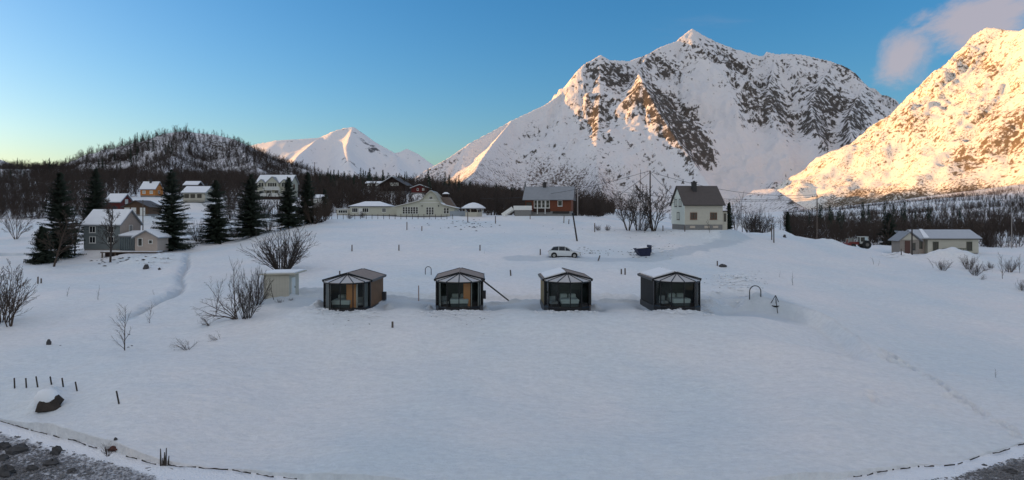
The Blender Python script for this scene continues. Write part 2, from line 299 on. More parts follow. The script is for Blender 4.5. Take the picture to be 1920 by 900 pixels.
# ------------------------------------------------------------------ material helpers
def M(name, col, rough=.7, var=.15, scale=3.0, bump=0.0, metal=0.0, spec=.3, stretch=(1, 1, 1), bscale=None):
    m = bpy.data.materials.new(name); m.use_nodes = True; n = m.node_tree; b = n.nodes['Principled BSDF']
    b.inputs['Roughness'].default_value = rough; b.inputs['Metallic'].default_value = metal; b.inputs['Specular IOR Level'].default_value = spec
    t = n.nodes.new('ShaderNodeTexCoord'); mp = n.nodes.new('ShaderNodeMapping'); mp.inputs['Scale'].default_value = stretch
    n.links.new(t.outputs['Object'], mp.inputs[0])
    no = n.nodes.new('ShaderNodeTexNoise'); no.inputs['Scale'].default_value = scale; no.inputs['Detail'].default_value = 5
    n.links.new(mp.outputs[0], no.inputs['Vector'])
    mx = n.nodes.new('ShaderNodeMixRGB'); c = np.array(col)
    mx.inputs[1].default_value = (*np.clip(c * (1 - var), 0, 1), 1); mx.inputs[2].default_value = (*np.clip(c * (1 + var), 0, 1), 1)
    n.links.new(no.outputs['Fac'], mx.inputs[0]); n.links.new(mx.outputs[0], b.inputs['Base Color'])
    if bump:
        bn = n.nodes.new('ShaderNodeTexNoise'); bn.inputs['Scale'].default_value = bscale or scale * 4; bn.inputs['Detail'].default_value = 4
        n.links.new(mp.outputs[0], bn.inputs['Vector'])
        bp = n.nodes.new('ShaderNodeBump'); bp.inputs['Strength'].default_value = bump; bp.inputs['Distance'].default_value = .05
        n.links.new(bn.outputs['Fac'], bp.inputs['Height']); n.links.new(bp.outputs[0], b.inputs['Normal'])
    return m
def boards(name, col, freq=7.0, vertical=True, dark=.55, rough=.75, var=.25):
    m = M(name, col, rough, var, 2.2, 0, stretch=(1, 1, 1)); n = m.node_tree; b = n.nodes['Principled BSDF']
    t = [x for x in n.nodes if x.type == 'TEX_COORD'][0]
    src = b.inputs['Base Color'].links[0].from_socket
    wv = n.nodes.new('ShaderNodeTexWave'); wv.bands_direction = 'X' if vertical else 'Z'; wv.wave_profile = 'SAW'; wv.inputs['Scale'].default_value = freq / 6.283; wv.inputs['Distortion'].default_value = 0
    if vertical:
        sp = n.nodes.new('ShaderNodeSeparateXYZ'); n.links.new(t.outputs['Object'], sp.inputs[0]); ad = n.nodes.new('ShaderNodeMath'); ad.operation = 'ADD'
        n.links.new(sp.outputs[0], ad.inputs[0]); n.links.new(sp.outputs[1], ad.inputs[1]); cb = n.nodes.new('ShaderNodeCombineXYZ'); n.links.new(ad.outputs[0], cb.inputs[0]); n.links.new(cb.outputs[0], wv.inputs['Vector'])
    else: n.links.new(t.outputs['Object'], wv.inputs['Vector'])
    mr = n.nodes.new('ShaderNodeMapRange'); mr.inputs[1].default_value = .0; mr.inputs[2].default_value = .15; mr.inputs[3].default_value = dark; mr.inputs[4].default_value = 1
    n.links.new(wv.outputs['Fac'], mr.inputs[0])
    ml = n.nodes.new('ShaderNodeMixRGB'); ml.blend_type = 'MULTIPLY'; ml.inputs[0].default_value = 1
    n.links.new(src, ml.inputs[1]); n.links.new(mr.outputs[0], ml.inputs[2]); n.links.new(ml.outputs[0], b.inputs['Base Color'])
    return m
def snow_material():
    m = bpy.data.materials.new('snow'); m.use_nodes = True; n = m.node_tree; b = n.nodes['Principled BSDF']
    b.inputs['Roughness'].default_value = .55; b.inputs['Specular IOR Level'].default_value = .25
    t = n.nodes.new('ShaderNodeTexCoord')
    def noise(s, d=5, st=None, r=.5):
        o = n.nodes.new('ShaderNodeTexNoise'); o.inputs['Scale'].default_value = s; o.inputs['Detail'].default_value = d; o.inputs['Roughness'].default_value = r
        if st:
            mp = n.nodes.new('ShaderNodeMapping'); mp.inputs['Scale'].default_value = st; n.links.new(t.outputs['Object'], mp.inputs[0]); n.links.new(mp.outputs[0], o.inputs['Vector'])
        else: n.links.new(t.outputs['Object'], o.inputs['Vector'])
        return o
    a = noise(.07, 5); cr = n.nodes.new('ShaderNodeValToRGB'); cr.color_ramp.elements[0].position = .36; cr.color_ramp.elements[1].position = .66
    cr.color_ramp.elements[0].color = (.70, .74, .77, 1); cr.color_ramp.elements[1].color = (.84, .80, .79, 1); n.links.new(a.outputs['Fac'], cr.inputs[0])
    f = noise(2.2, 6, (1, 1.6, 1), .65); mr = n.nodes.new('ShaderNodeMapRange'); mr.inputs[1].default_value = .3; mr.inputs[2].default_value = .7; mr.inputs[3].default_value = .9; mr.inputs[4].default_value = 1.06
    n.links.new(f.outputs['Fac'], mr.inputs[0]); ml = n.nodes.new('ShaderNodeMixRGB'); ml.blend_type = 'MULTIPLY'; ml.inputs[0].default_value = 1
    n.links.new(cr.outputs[0], ml.inputs[1]); n.links.new(mr.outputs[0], ml.inputs[2]); n.links.new(ml.outputs[0], b.inputs['Base Color'])
    g = noise(5, 8, (1, 1.5, 1), .7); h = noise(.6, 5, (1, 1.6, 1))
    ad = n.nodes.new('ShaderNodeMath'); ad.operation = 'MULTIPLY_ADD'; ad.inputs[1].default_value = 3.0; n.links.new(h.outputs['Fac'], ad.inputs[0]); n.links.new(g.outputs['Fac'], ad.inputs[2])
    bp = n.nodes.new('ShaderNodeBump'); bp.inputs['Strength'].default_value = .7; bp.inputs['Distance'].default_value = .14; n.links.new(ad.outputs[0], bp.inputs['Height']); n.links.new(bp.outputs[0], b.inputs['Normal'])
    return m
SNOW = snow_material()
def add_cover(m):
    n = m.node_tree; b = n.nodes['Principled BSDF']; src = b.inputs['Base Color'].links[0].from_socket; at = n.nodes.new('ShaderNodeAttribute'); at.attribute_name = 'cover'; t = n.nodes.new('ShaderNodeTexCoord')
    no = n.nodes.new('ShaderNodeTexNoise'); no.inputs['Scale'].default_value = .55; no.inputs['Detail'].default_value = 6; no.inputs['Roughness'].default_value = .7; n.links.new(t.outputs['Object'], no.inputs['Vector'])
    a = n.nodes.new('ShaderNodeMath'); a.operation = 'ADD'; sp = n.nodes.new('ShaderNodeSeparateColor'); n.links.new(at.outputs['Color'], sp.inputs[0]); n.links.new(no.outputs['Fac'], a.inputs[0]); n.links.new(sp.outputs[0], a.inputs[1])
    pk = n.nodes.new('ShaderNodeMixRGB'); pk.inputs[2].default_value = (.44, .50, .56, 1); n.links.new(sp.outputs[1], pk.inputs[0]); n.links.new(src, pk.inputs[1]); src = pk.outputs[0]
    r = n.nodes.new('ShaderNodeMapRange'); r.inputs[1].default_value = .9; r.inputs[2].default_value = 1.1; n.links.new(a.outputs[0], r.inputs[0])
    x = n.nodes.new('ShaderNodeMixRGB'); x.inputs[2].default_value = (.052, .037, .031, 1); n.links.new(r.outputs[0], x.inputs[0]); n.links.new(src, x.inputs[1]); n.links.new(x.outputs[0], b.inputs['Base Color'])
SNOWG = SNOW.copy(); SNOWG.name = 'snow_and_undergrowth'; add_cover(SNOWG)
def clear(px, Y):
    k = np.zeros(np.shape(px), bool)
    for (a, b, c, d) in [(196, 240, 150, 178), (225, 345, 140, 236), (258, 306, 200, 262), (335, 420, 170, 228), (478, 566, 180, 245), (580, 612, 165, 205), (-400, 150, 0, 190), (430, 660, 0, 165),
                         (620, 760, 0, 180), (735, 915, 0, 185), (915, 1130, 0, 165), (1130, 1480, 0, 260), (150, 430, 0, 165), (712, 762, 243, 264), (770, 804, 226, 242), (684, 712, 290, 306), (1560, 1660, 0, 170), (1660, 1845, 0, 150), (1845, 2300, 0, 150), (1100, 1600, 0, 150)]:
        k |= (px > a) & (px < b) & (Y > c) & (Y < d)
    return ~k
def packed_cover(X, Y):
    c = np.zeros(X.shape)
    for pts, w_, am in ((TROD, 3.6, .65), (LROAD, 2.2, .8), (CARTRACK, 1.5, .55), (DITCH, .35, .5)):
        if Y.min() > max(q[1] for q in pts) + 8 or Y.max() < min(q[1] for q in pts) - 8: continue
        d, s_, t_ = seg_d(X, Y, pts); c = np.maximum(c, am * sstep(w_ * 1.35, w_ * .8, d + .9 * fbm(X / 2.5, Y / 2.5, 3, 401)))
    return c
def wood_cover(px, Y, X):
    c = np.where(px < 1140, .36 + .55 * fbm(X / 25, Y / 25, 3, 301), np.where(px > 1470, .27 + .5 * fbm(X / 22, Y / 35, 4, 302), .25 + .4 * fbm(X / 30, Y / 40, 3, 303)))
    return np.clip(c * clear(px, Y) * sstep(150, 170, Y) * sstep(2600, 1500, Y), 0, .75)
def mountain_material(name, s1, rockc, scrubc, snowc=(.74, .72, .74), bumpd=10, strg=.8, rockthr=1.0):  # default snow lowered toward mauve, main face's shade partly in its colour
    m = bpy.data.materials.new(name); m.use_nodes = True; n = m.node_tree; b = n.nodes['Principled BSDF']
    b.inputs['Roughness'].default_value = .75; b.inputs['Specular IOR Level'].default_value = .1
    t = n.nodes.new('ShaderNodeTexCoord'); at = n.nodes.new('ShaderNodeAttribute'); at.attribute_name = 'cover'
    sp = n.nodes.new('ShaderNodeSeparateColor'); n.links.new(at.outputs['Color'], sp.inputs[0])
    def noise(s, d, st=(1, 1, 1), r=.55):
        mp = n.nodes.new('ShaderNodeMapping'); mp.inputs['Scale'].default_value = st; n.links.new(t.outputs['Object'], mp.inputs[0])
        o = n.nodes.new('ShaderNodeTexNoise'); o.inputs['Scale'].default_value = s; o.inputs['Detail'].default_value = d; o.inputs['Roughness'].default_value = r; n.links.new(mp.outputs[0], o.inputs['Vector']); return o
    def mask(no, src, w=.035):
        a = n.nodes.new('ShaderNodeMath'); a.operation = 'ADD'; n.links.new(no.outputs['Fac'], a.inputs[0]); n.links.new(src, a.inputs[1])
        r = n.nodes.new('ShaderNodeMapRange'); r.inputs[1].default_value = rockthr - w; r.inputs[2].default_value = rockthr + w; n.links.new(a.outputs[0], r.inputs[0]); return r.outputs[0]
    n1 = noise(s1, 7, (1, 1, .6), .68); n2 = noise(s1 * 2.4, 6, (1, 1, .45), .7)
    rm = mask(n1, sp.outputs[0]); sm = mask(n2, sp.outputs[1], .07)
    rc = n.nodes.new('ShaderNodeValToRGB'); rc.color_ramp.elements[0].color = (*[c * .55 for c in rockc], 1); rc.color_ramp.elements[1].color = (*[c * 1.7 for c in rockc], 1)
    rn = noise(s1 * 6, 5); n.links.new(rn.outputs['Fac'], rc.inputs[0])
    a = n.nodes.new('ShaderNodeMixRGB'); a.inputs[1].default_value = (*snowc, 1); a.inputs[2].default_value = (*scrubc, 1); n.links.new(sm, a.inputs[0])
    c = n.nodes.new('ShaderNodeMixRGB'); n.links.new(rm, c.inputs[0]); n.links.new(a.outputs[0], c.inputs[1]); n.links.new(rc.outputs[0], c.inputs[2])
    n.links.new(c.outputs[0], b.inputs['Base Color'])
    bn = noise(s1 * 1.6, 9, (1, 1, .7), .62)
    bp = n.nodes.new('ShaderNodeBump'); bp.inputs['Strength'].default_value = strg; bp.inputs['Distance'].default_value = bumpd
    n.links.new(bn.outputs['Fac'], bp.inputs['Height']); n.links.new(bp.outputs[0], b.inputs['Normal'])
    return m
# ------------------------------------------------------------------ mesh helpers
def link(name, me, mat, parent=None):
    if mat is not None: me.materials.append(mat)
    o = bpy.data.objects.new(name, me); C.objects.link(o)
    if parent is not None: o.parent = parent
    return o
def np_mesh(name, V, Fc, smooth=True):
    me = bpy.data.meshes.new(name); V = np.ascontiguousarray(V, np.float32); Fc = np.ascontiguousarray(Fc, np.int32); k = Fc.shape[1]
    me.vertices.add(len(V)); me.vertices.foreach_set('co', V.ravel()); me.loops.add(Fc.size); me.loops.foreach_set('vertex_index', Fc.ravel())
    me.polygons.add(len(Fc)); me.polygons.foreach_set('loop_start', np.arange(0, Fc.size, k, dtype=np.int32)); me.polygons.foreach_set('loop_total', np.full(len(Fc), k, np.int32))
    if smooth: me.polygons.foreach_set('use_smooth', np.ones(len(Fc), bool))
    me.update(calc_edges=True); return me
def grid_faces(r, c):
    i = np.arange(r * c).reshape(r, c); return np.stack([i[:-1, :-1], i[:-1, 1:], i[1:, 1:], i[1:, :-1]], -1).reshape(-1, 4)
def tag(o, label=None, cat=None, group=None, kind=None):
    if label: o['label'] = label
    if cat: o['category'] = cat
    if group: o['group'] = group
    if kind: o['kind'] = kind
    return o
def thing(name, loc, rz, label, cat, group=None):
    o = bpy.data.objects.new(name, None); C.objects.link(o); o.location = loc; o.rotation_euler = (0, 0, rz); o.empty_display_size = .3
    return tag(o, label, cat, group)
class MB:
    def __init__(s): s.v = []; s.f = []
    def add(s, vs, fs):
        n = len(s.v); s.v += [tuple(map(float, a)) for a in vs]; s.f += [tuple(n + i for i in f) for f in fs]; return s
    def box(s, x0, x1, y0, y1, z0, z1):
        return s.add([(x0, y0, z0), (x1, y0, z0), (x1, y1, z0), (x0, y1, z0), (x0, y0, z1), (x1, y0, z1), (x1, y1, z1), (x0, y1, z1)],
                     [(0, 3, 2, 1), (4, 5, 6, 7), (0, 1, 5, 4), (1, 2, 6, 5), (2, 3, 7, 6), (3, 0, 4, 7)])
    def bbox(s, x0, x1, y0, y1, z0, z1, b=.03):      # box with chamfered vertical and top edges
        c = [(x0 + b, y0), (x1 - b, y0), (x1, y0 + b), (x1, y1 - b), (x1 - b, y1), (x0 + b, y1), (x0, y1 - b), (x0, y0 + b)]
        ci = [(min(max(x, x0 + b), x1 - b), min(max(y, y0 + b), y1 - b)) for x, y in c]
        return s.add([(x, y, z0) for x, y in c] + [(x, y, z1 - b) for x, y in c] + [(x, y, z1) for x, y in ci],
                     [tuple(range(7, -1, -1))] + [(i, (i + 1) % 8, 8 + (i + 1) % 8, 8 + i) for i in range(8)] + [(8 + i, 8 + (i + 1) % 8, 16 + (i + 1) % 8, 16 + i) for i in range(8)] + [tuple(range(16, 24))])
    def prism(s, poly, a, b, axis='y'):              # polygon in (u, z) extruded along axis
        n = len(poly)
        def q(u, z, t): return (u, t, z) if axis == 'y' else (t, u, z) if axis == 'x' else (u, z, t)
        return s.add([q(u, z, a) for u, z in poly] + [q(u, z, b) for u, z in poly], [tuple(range(n - 1, -1, -1)), tuple(range(n, 2 * n))] + [(i, (i + 1) % n, n + (i + 1) % n, n + i) for i in range(n)])
    def slab(s, p0, p1, p2, p3, th):                 # quad with thickness upward along its normal
        a = [np.array(p, float) for p in (p0, p1, p2, p3)]; nn = np.cross(a[1] - a[0], a[3] - a[0]); nn /= np.linalg.norm(nn) + 1e-9
        if nn[2] < 0: nn = -nn
        return s.add([*a, *[p + nn * th for p in a]], [(0, 3, 2, 1), (4, 5, 6, 7), (0, 1, 5, 4), (1, 2, 6, 5), (2, 3, 7, 6), (3, 0, 4, 7)])
    def tube(s, p, q, r0, r1=None, n=8):
        r1 = r0 if r1 is None else r1; p = np.array(p, float); q = np.array(q, float); d = q - p; d /= np.linalg.norm(d) + 1e-9
        u = np.cross(d, (0, 0, 1) if abs(d[2]) < .9 else (1, 0, 0)); u /= np.linalg.norm(u); v = np.cross(d, u)
        A = [p + (u * math.cos(t) + v * math.sin(t)) * r0 for t in np.linspace(0, 2 * math.pi, n, endpoint=False)]; B = [q + (u * math.cos(t) + v * math.sin(t)) * r1 for t in np.linspace(0, 2 * math.pi, n, endpoint=False)]
        return s.add(A + B, [(i, (i + 1) % n, n + (i + 1) % n, n + i) for i in range(n)] + [tuple(range(n - 1, -1, -1)), tuple(range(n, 2 * n))])
    def path(s, pts, r, n=6):
        for a, b in zip(pts[:-1], pts[1:]): s.tube(a, b, r, r, n)
        return s
    def lathe(s, prof, c=(0, 0, 0), n=16):
        vs = []; fs = []
        for r, z in prof: vs += [(c[0] + r * math.cos(t), c[1] + r * math.sin(t), c[2] + z) for t in np.linspace(0, 2 * math.pi, n, endpoint=False)]
        for k in range(len(prof) - 1): fs += [(k * n + i, k * n + (i + 1) % n, (k + 1) * n + (i + 1) % n, (k + 1) * n + i) for i in range(n)]
        fs += [tuple(range(n - 1, -1, -1)), tuple(range((len(prof) - 1) * n, len(prof) * n))]
        return s.add(vs, fs)
    def ball(s, c, r, n=8, jit=0, seed=0):
        rr = random.Random(seed); m = max(4, n // 2 + 1); vs = []; fs = []; r = (r, r, r) if not isinstance(r, tuple) else r
        for a in range(m + 1):
            th = math.pi * a / m
            for b in range(n):
                ph = 2 * math.pi * b / n; j = 1 + rr.uniform(-jit, jit); vs.append((c[0] + r[0] * j * math.sin(th) * math.cos(ph), c[1] + r[1] * j * math.sin(th) * math.sin(ph), c[2] + r[2] * j * math.cos(th)))
        for a in range(m): fs += [(a * n + b, (a + 1) * n + b, (a + 1) * n + (b + 1) % n, a * n + (b + 1) % n) for b in range(n)]
        return s.add(vs, fs)
    def build(s, name, mat, parent=None, smooth=False):
        me = bpy.data.meshes.new(name); me.from_pydata(s.v, [], s.f)
        if smooth: me.polygons.foreach_set('use_smooth', [True] * len(me.polygons))
        me.update(); return link(name, me, mat, parent)
def copy_thing(o, loc, rz, label=None, scale=None):
    r = o.copy(); C.objects.link(r); r.location = loc; r.rotation_euler = (o.rotation_euler[0], o.rotation_euler[1], rz)
    if label: r['label'] = label
    if scale: r.scale = (scale,) * 3 if not isinstance(scale, tuple) else scale
    for ch in o.children:
        c = ch.copy(); C.objects.link(c); c.parent = r
        for g in ch.children: e = g.copy(); C.objects.link(e); e.parent = c
    return r
# ------------------------------------------------------------------ the setting
def build_ground():
    pxs = np.concatenate([np.arange(-6000, -320, 120), np.arange(-320, 2240, 2.6), np.arange(2240, 8000, 120)])
    r = [24.0]
    while r[-1] < 9500:
        y = r[-1]; r.append(y + (.085 if y < 72 else max(.0035 * y, .12) if y < 180 else .008 * y if y < 1500 else .05 * y))
    ys = np.array(r); PX, Yg = np.meshgrid(pxs, ys); X = (PX - 960) / F * Yg
    Z = np.empty_like(X)
    for a in range(0, len(ys), 25): Z[a:a + 25] = ground(X[a:a + 25], Yg[a:a + 25])
    s = shoreY(PX) + .25 * fbm(X / 2.0, X * 0 + 1, 3, 77)
    Z = Z - sstep(s + .06, s - .06, Yg) * 2.2
    V = np.stack([X, Yg, Z], -1).reshape(-1, 3)
    me = np_mesh('snow_ground', V, grid_faces(*X.shape)); c_ = np.zeros_like(X); iw = ys > 140; c_[iw] = wood_cover(PX[iw], Yg[iw], X[iw]); PK = np.zeros_like(X)
    for a in range(0, len(ys), 25): PK[a:a + 25] = packed_cover(X[a:a + 25], Yg[a:a + 25])
    me.color_attributes.new('cover', 'FLOAT_COLOR', 'POINT').data.foreach_set('color', np.stack([c_, PK, c_ * 0, c_ * 0 + 1], -1).astype(np.float32).ravel())
    o = link('snow_ground', me, SNOWG); tag(o, kind='structure')
    # beach below the snow edge
    ys = np.concatenate([np.arange(8, 46, .16)]); pxs = np.concatenate([np.arange(-3000, -300, 150), np.arange(-300, 2240, 5), np.arange(2240, 5000, 150)])
    PX, Yg = np.meshgrid(pxs, ys); X = (PX - 960) / F * np.maximum(Yg, 20); s = shoreY(PX); d = s - Yg
    gw = 1.3 + 1.0 * fbm(X / 3, Yg / 3, 3, 88)
    Z = HC - 12.28 - .035 * np.maximum(d, 0) + .05 * fbm(X / 1.2, Yg / 1.2, 4, 66) + .10 * np.maximum(fbm(X / 3, Yg / 3, 2, 61), 0) + .03 * ridged(X / .35, Yg / .35, 3, 62) - sstep(-.5, -3, d) * 3
    me = np_mesh('beach', np.stack([X, Yg, Z], -1).reshape(-1, 3), grid_faces(*X.shape))
    at = me.color_attributes.new('cover', 'FLOAT_COLOR', 'POINT'); g = sstep(-.5, .9, d - gw)
    col = np.stack([g, g, g, np.ones_like(g)], -1).astype(np.float32); at.data.foreach_set('color', col.ravel())
    m = bpy.data.materials.new('beach_gravel'); m.use_nodes = True; n = m.node_tree; b = n.nodes['Principled BSDF']; b.inputs['Roughness'].default_value = .8
    t = n.nodes.new('ShaderNodeTexCoord'); vo = n.nodes.new('ShaderNodeTexVoronoi'); vo.inputs['Scale'].default_value = 9; n.links.new(t.outputs['Object'], vo.inputs['Vector'])
    no = n.nodes.new('ShaderNodeTexNoise'); no.inputs['Scale'].default_value = 4; no.inputs['Detail'].default_value = 8; no.inputs['Roughness'].default_value = .75; n.links.new(t.outputs['Object'], no.inputs['Vector'])
    cr = n.nodes.new('ShaderNodeValToRGB'); cr.color_ramp.elements[0].color = (.03, .028, .03, 1); cr.color_ramp.elements[1].color = (.34, .32, .33, 1); n.links.new(vo.outputs['Color'], cr.inputs[0])
    aa = n.nodes.new('ShaderNodeAttribute'); aa.attribute_name = 'cover'
    su = n.nodes.new('ShaderNodeMath'); su.operation = 'MULTIPLY_ADD'; su.inputs[1].default_value = .50; n.links.new(aa.outputs['Fac'], su.inputs[0]); n.links.new(no.outputs['Fac'], su.inputs[2])
    mr = n.nodes.new('ShaderNodeMapRange'); mr.inputs[1].default_value = .78; mr.inputs[2].default_value = 1.08; n.links.new(su.outputs[0], mr.inputs[0])
    mx = n.nodes.new('ShaderNodeMixRGB'); mx.inputs[1].default_value = (.8, .8, .83, 1); n.links.new(mr.outputs[0], mx.inputs[0]); n.links.new(cr.outputs[0], mx.inputs[2]); n.links.new(mx.outputs[0], b.inputs['Base Color'])
    bp = n.nodes.new('ShaderNodeBump'); bp.inputs['Strength'].default_value = .8; bp.inputs['Distance'].default_value = .06; n.links.new(vo.outputs['Distance'], bp.inputs['Height']); n.links.new(bp.outputs[0], b.inputs['Normal'])
    tag(link('beach', me, m), kind='structure')
    wm = M('sea_water', (.02, .04, .05), .08, .1, .3, .4, spec=.5)
    tag(MB().add([(-3000, -3000, .35), (3000, -3000, .35), (3000, 14, .35), (-3000, 14, .35)], [(0, 1, 2, 3)]).build('water', wm), kind='structure')
build_ground()
def build_mountain(name, mt, x0, x1, y0, y1, step, mat, rockf, scrubf, sink=0, cut=None):
    xs = np.arange(x0, x1, step); ys = np.arange(y0, y1, step); X, Y = np.meshgrid(xs, ys); Z = mt.z(X, Y)
    gy, gx = np.gradient(Z, step); slope = np.hypot(gx, gy); h = Z - HC - mt.base
    px = 960 + F * X / Y; py = HY - F * (Z - HC) / Y
    rk = rockf(X, Y, Z, slope, h, px, py, gx, gy); sc_ = scrubf(X, Y, Z, slope, h, px, py)
    me = np_mesh(name, np.stack([X, Y, Z - sink], -1).reshape(-1, 3), grid_faces(*X.shape))
    at = me.color_attributes.new('cover', 'FLOAT_COLOR', 'POINT')
    at.data.foreach_set('color', np.stack([rk, sc_, rk * 0, rk * 0 + 1], -1).astype(np.float32).ravel())
    return tag(link(name, me, mat), kind='structure')
def G(px, py, cx, cy, rx, ry, ang=0):
    a = R(ang); dx = px - cx; dy = py - cy; u = dx * math.cos(a) + dy * math.sin(a); v = -dx * math.sin(a) + dy * math.cos(a)
    return np.exp(-((u / rx) ** 2 + (v / ry) ** 2))
def rock_main(X, Y, Z, s, h, px, py, gx, gy):
    # rock faces lie on named faces of the massif (positions given by where those faces stand in the landscape)
    r = .33 + .12 * sstep(.8, 1.5, s) + .10 * fbm(X / 160, Y / 160, 4, 5)
    for q, a in [((1275, 240, 66, 30, 40), .34), ((1240, 200, 40, 20, 50), .15), ((1320, 290, 30, 24, 40), .18), ((1150, 150, 55, 26, 40), .18), ((1120, 240, 34, 60, 0), .14), ((1440, 190, 50, 24, 35), .20), ((1540, 190, 60, 40, 40), .14),
                 ((1610, 210, 50, 30, 35), .12), ((1540, 250, 50, 22, 20), .16), ((1600, 130, 40, 14, 30), .2), ((1350, 110, 60, 14, 20), .12), ((1230, 120, 40, 20, 20), .12), ((1460, 350, 50, 26, 30), .20), ((1500, 375, 40, 14, -35), .2), ((1410, 215, 40, 22, 60), .1)]:
        r = r + a * G(px, py, *q)
    for q, a in [((1340, 200, 60, 18, 45), .25), ((1400, 300, 90, 40, 25), .25), ((1090, 300, 20, 30, 0), .3), ((960, 240, 70, 14, -30), .15), ((1000, 215, 60, 26, -35), .15), ((1560, 330, 60, 30, 20), .25), ((1340, 360, 60, 30, 0), .2), ((1300, 65, 25, 12, 0), .15)]:
        r = r - a * G(px, py, *q)
    return np.clip(r, 0, .56)
def scrub_main(X, Y, Z, s, h, px, py):
    st = fbm((X - Y * .6) / 60, (X * .6 + Y) / 300, 4, 15)
    ed_ = (py - 230) - (px - 1000) * 1.05
    r = .29 + .16 * sstep(-6, 6, ed_) * sstep(90, 10, ed_) * .12 + .22 * sstep(330, 120, h) * .8 * sstep(1240, 1100, px) + .13 * st * sstep(1200, 1100, px) + .12 * sstep(120, 40, h)
    r = r + .03 * G(px, py, 1000, 290, 150, 50, 35)
    return np.clip(r, 0, .85)
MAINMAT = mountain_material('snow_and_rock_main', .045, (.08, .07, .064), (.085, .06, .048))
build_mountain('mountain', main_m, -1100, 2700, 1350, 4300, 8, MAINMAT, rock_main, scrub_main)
def rock_right(X, Y, Z, s, h, px, py, gx, gy):
    u = X * .72 + (Z - HC) * .7; v = (Z - HC) * .72 - X * .7
    r = .385 + .05 * sstep(.7, 1.3, s) + .09 * fbm(X / 90, Y / 90, 4, 6) * sstep(60, 160, h) + .12 * fbm(u / 160, v / 24, 4, 16)
    r = r - .3 * G(px, py, 1660, 370, 90, 30, -20) - .2 * sstep(100, 40, h)
    for q, a in [((1900, 240, 60, 30, -40), .16), ((1820, 300, 70, 20, -30), .15), ((1810, 110, 22, 12, 0), .14), ((1860, 130, 20, 14, 0), .14), ((1700, 240, 30, 22, 0), .1)]: r = r + a * G(px, py, *q)
    return np.clip(r, 0, .54)
def scrub_right(X, Y, Z, s, h, px, py):
    return np.clip(.40 + .25 * sstep(120, 20, h) * sstep(1500, 1620, px) + .15 * fbm(X / 60, Y / 60, 3, 8), 0, .8)
build_mountain('mountain', right_m, 650, 4200, 800, 3500, 7, mountain_material('snow_and_rock_right_sun_tint', .075, (.17, .125, .08), (.12, .09, .06), bumpd=4, strg=.6, snowc=(.82, .78, .72)), rock_right, scrub_right)  # snow tinted warm: some of the golden sunlight is in its colour
def rock_far(X, Y, Z, s, h, px, py, gx, gy): return np.clip(.28 + .1 * sstep(.5, 1.1, s) + .12 * fbm(X / 300, Y / 300, 3, 7) + .15 * G(px, py, 700, 280, 40, 10, 40), 0, .7)
build_mountain('mountain', far_m, -4800, 600, 6000, 10600, 26, mountain_material('snow_and_rock_far', .008, (.10, .10, .11), (.1, .09, .09), bumpd=20), rock_far, lambda *a: a[0] * 0 + .1)
def rock_hill(X, Y, Z, s, h, px, py, gx, gy): return np.clip(.33 + .15 * fbm(X / 30, Y / 30, 3, 2) + .1 * sstep(.4, 1, s), 0, .7)
build_mountain('hill', hill_m, -680, -40, 330, 1150, 2.5, mountain_material('snow_and_rock_hill', .15, (.06, .055, .055), (.07, .055, .045), bumpd=1.5), rock_hill, lambda X, Y, Z, s, h, px, py: np.clip(.45 + .25 * fbm(X / 40, Y / 40, 3, 4), 0, .8))
build_mountain('mountain', left_shade_m, -4300, -700, -1500, 4200, 30, mountain_material('snow_and_rock_left', .02, (.07, .06, .055), (.07, .055, .045)), lambda *a: a[0] * 0 + .36, lambda *a: a[0] * 0 + .4)  # out-of-view ridge, added to keep the low sun off the valley
# ------------------------------------------------------------------ materials of the built things
SNOWR = M('roof_snow', (.80, .80, .82), .6, .05, 1.5, .5, bscale=6)
CREAM = boards('cream_boards', (.50, .48, .39), 8, False, .75, var=.08); PALE = boards('pale_boards', (.50, .46, .38), 8, False, .8, var=.1)
GREY = boards('grey_boards', (.17, .19, .19), 8, False, .7, var=.15); BEIGE = boards('beige_boards', (.42, .34, .29), 8, False, .75, var=.12)
REDW = boards('dark_red_boards', (.12, .022, .02), 8, True); ORANGE = boards('orange_boards', (.50, .19, .05), 6, False, .7); FELT0 = M('brown_roof', (.17, .13, .11), .8, .3, 2); RUST = boards('rust_boards', (.15, .046, .022), 8, True, .7)
BROWN = boards('brown_boards', (.11, .065, .04), 8, True); DKBROWN = boards('dark_brown_boards', (.035, .02, .016), 8, True)
WHITE = M('white_paint', (.72, .70, .66), .5, .05); TRIM = M('dark_trim', (.03, .025, .022), .6); STONE = M('foundation_stone', (.22, .21, .20), .85, .3, 5, .5)
ROOFB = M('dark_brown_sheet_roof', (.085, .07, .065), .6, .2, 2, 0, stretch=(1, 1, 1)); ROOFG = M('grey_sheet_roof', (.24, .25, .27), .5, .2, 1.2, .2); DGLASS = M('dark_window_glass', (.02, .022, .025), .12, .2, 1, spec=.6)
BLACKM = M('black_metal', (.012, .012, .013), .45, .2, 4); BRICKB = M('chimney_brick', (.05, .045, .045), .8, .3, 8, .4); WINBROWN = M('brown_window_frame', (.13, .05, .03), .6)
PALEGL = M('pale_curtained_glass', (.45, .43, .38), .3, .1, 1, spec=.5); TAN = M('tan_door', (.50, .42, .34), .6, .1)
BOXX = (0, 0, 0)
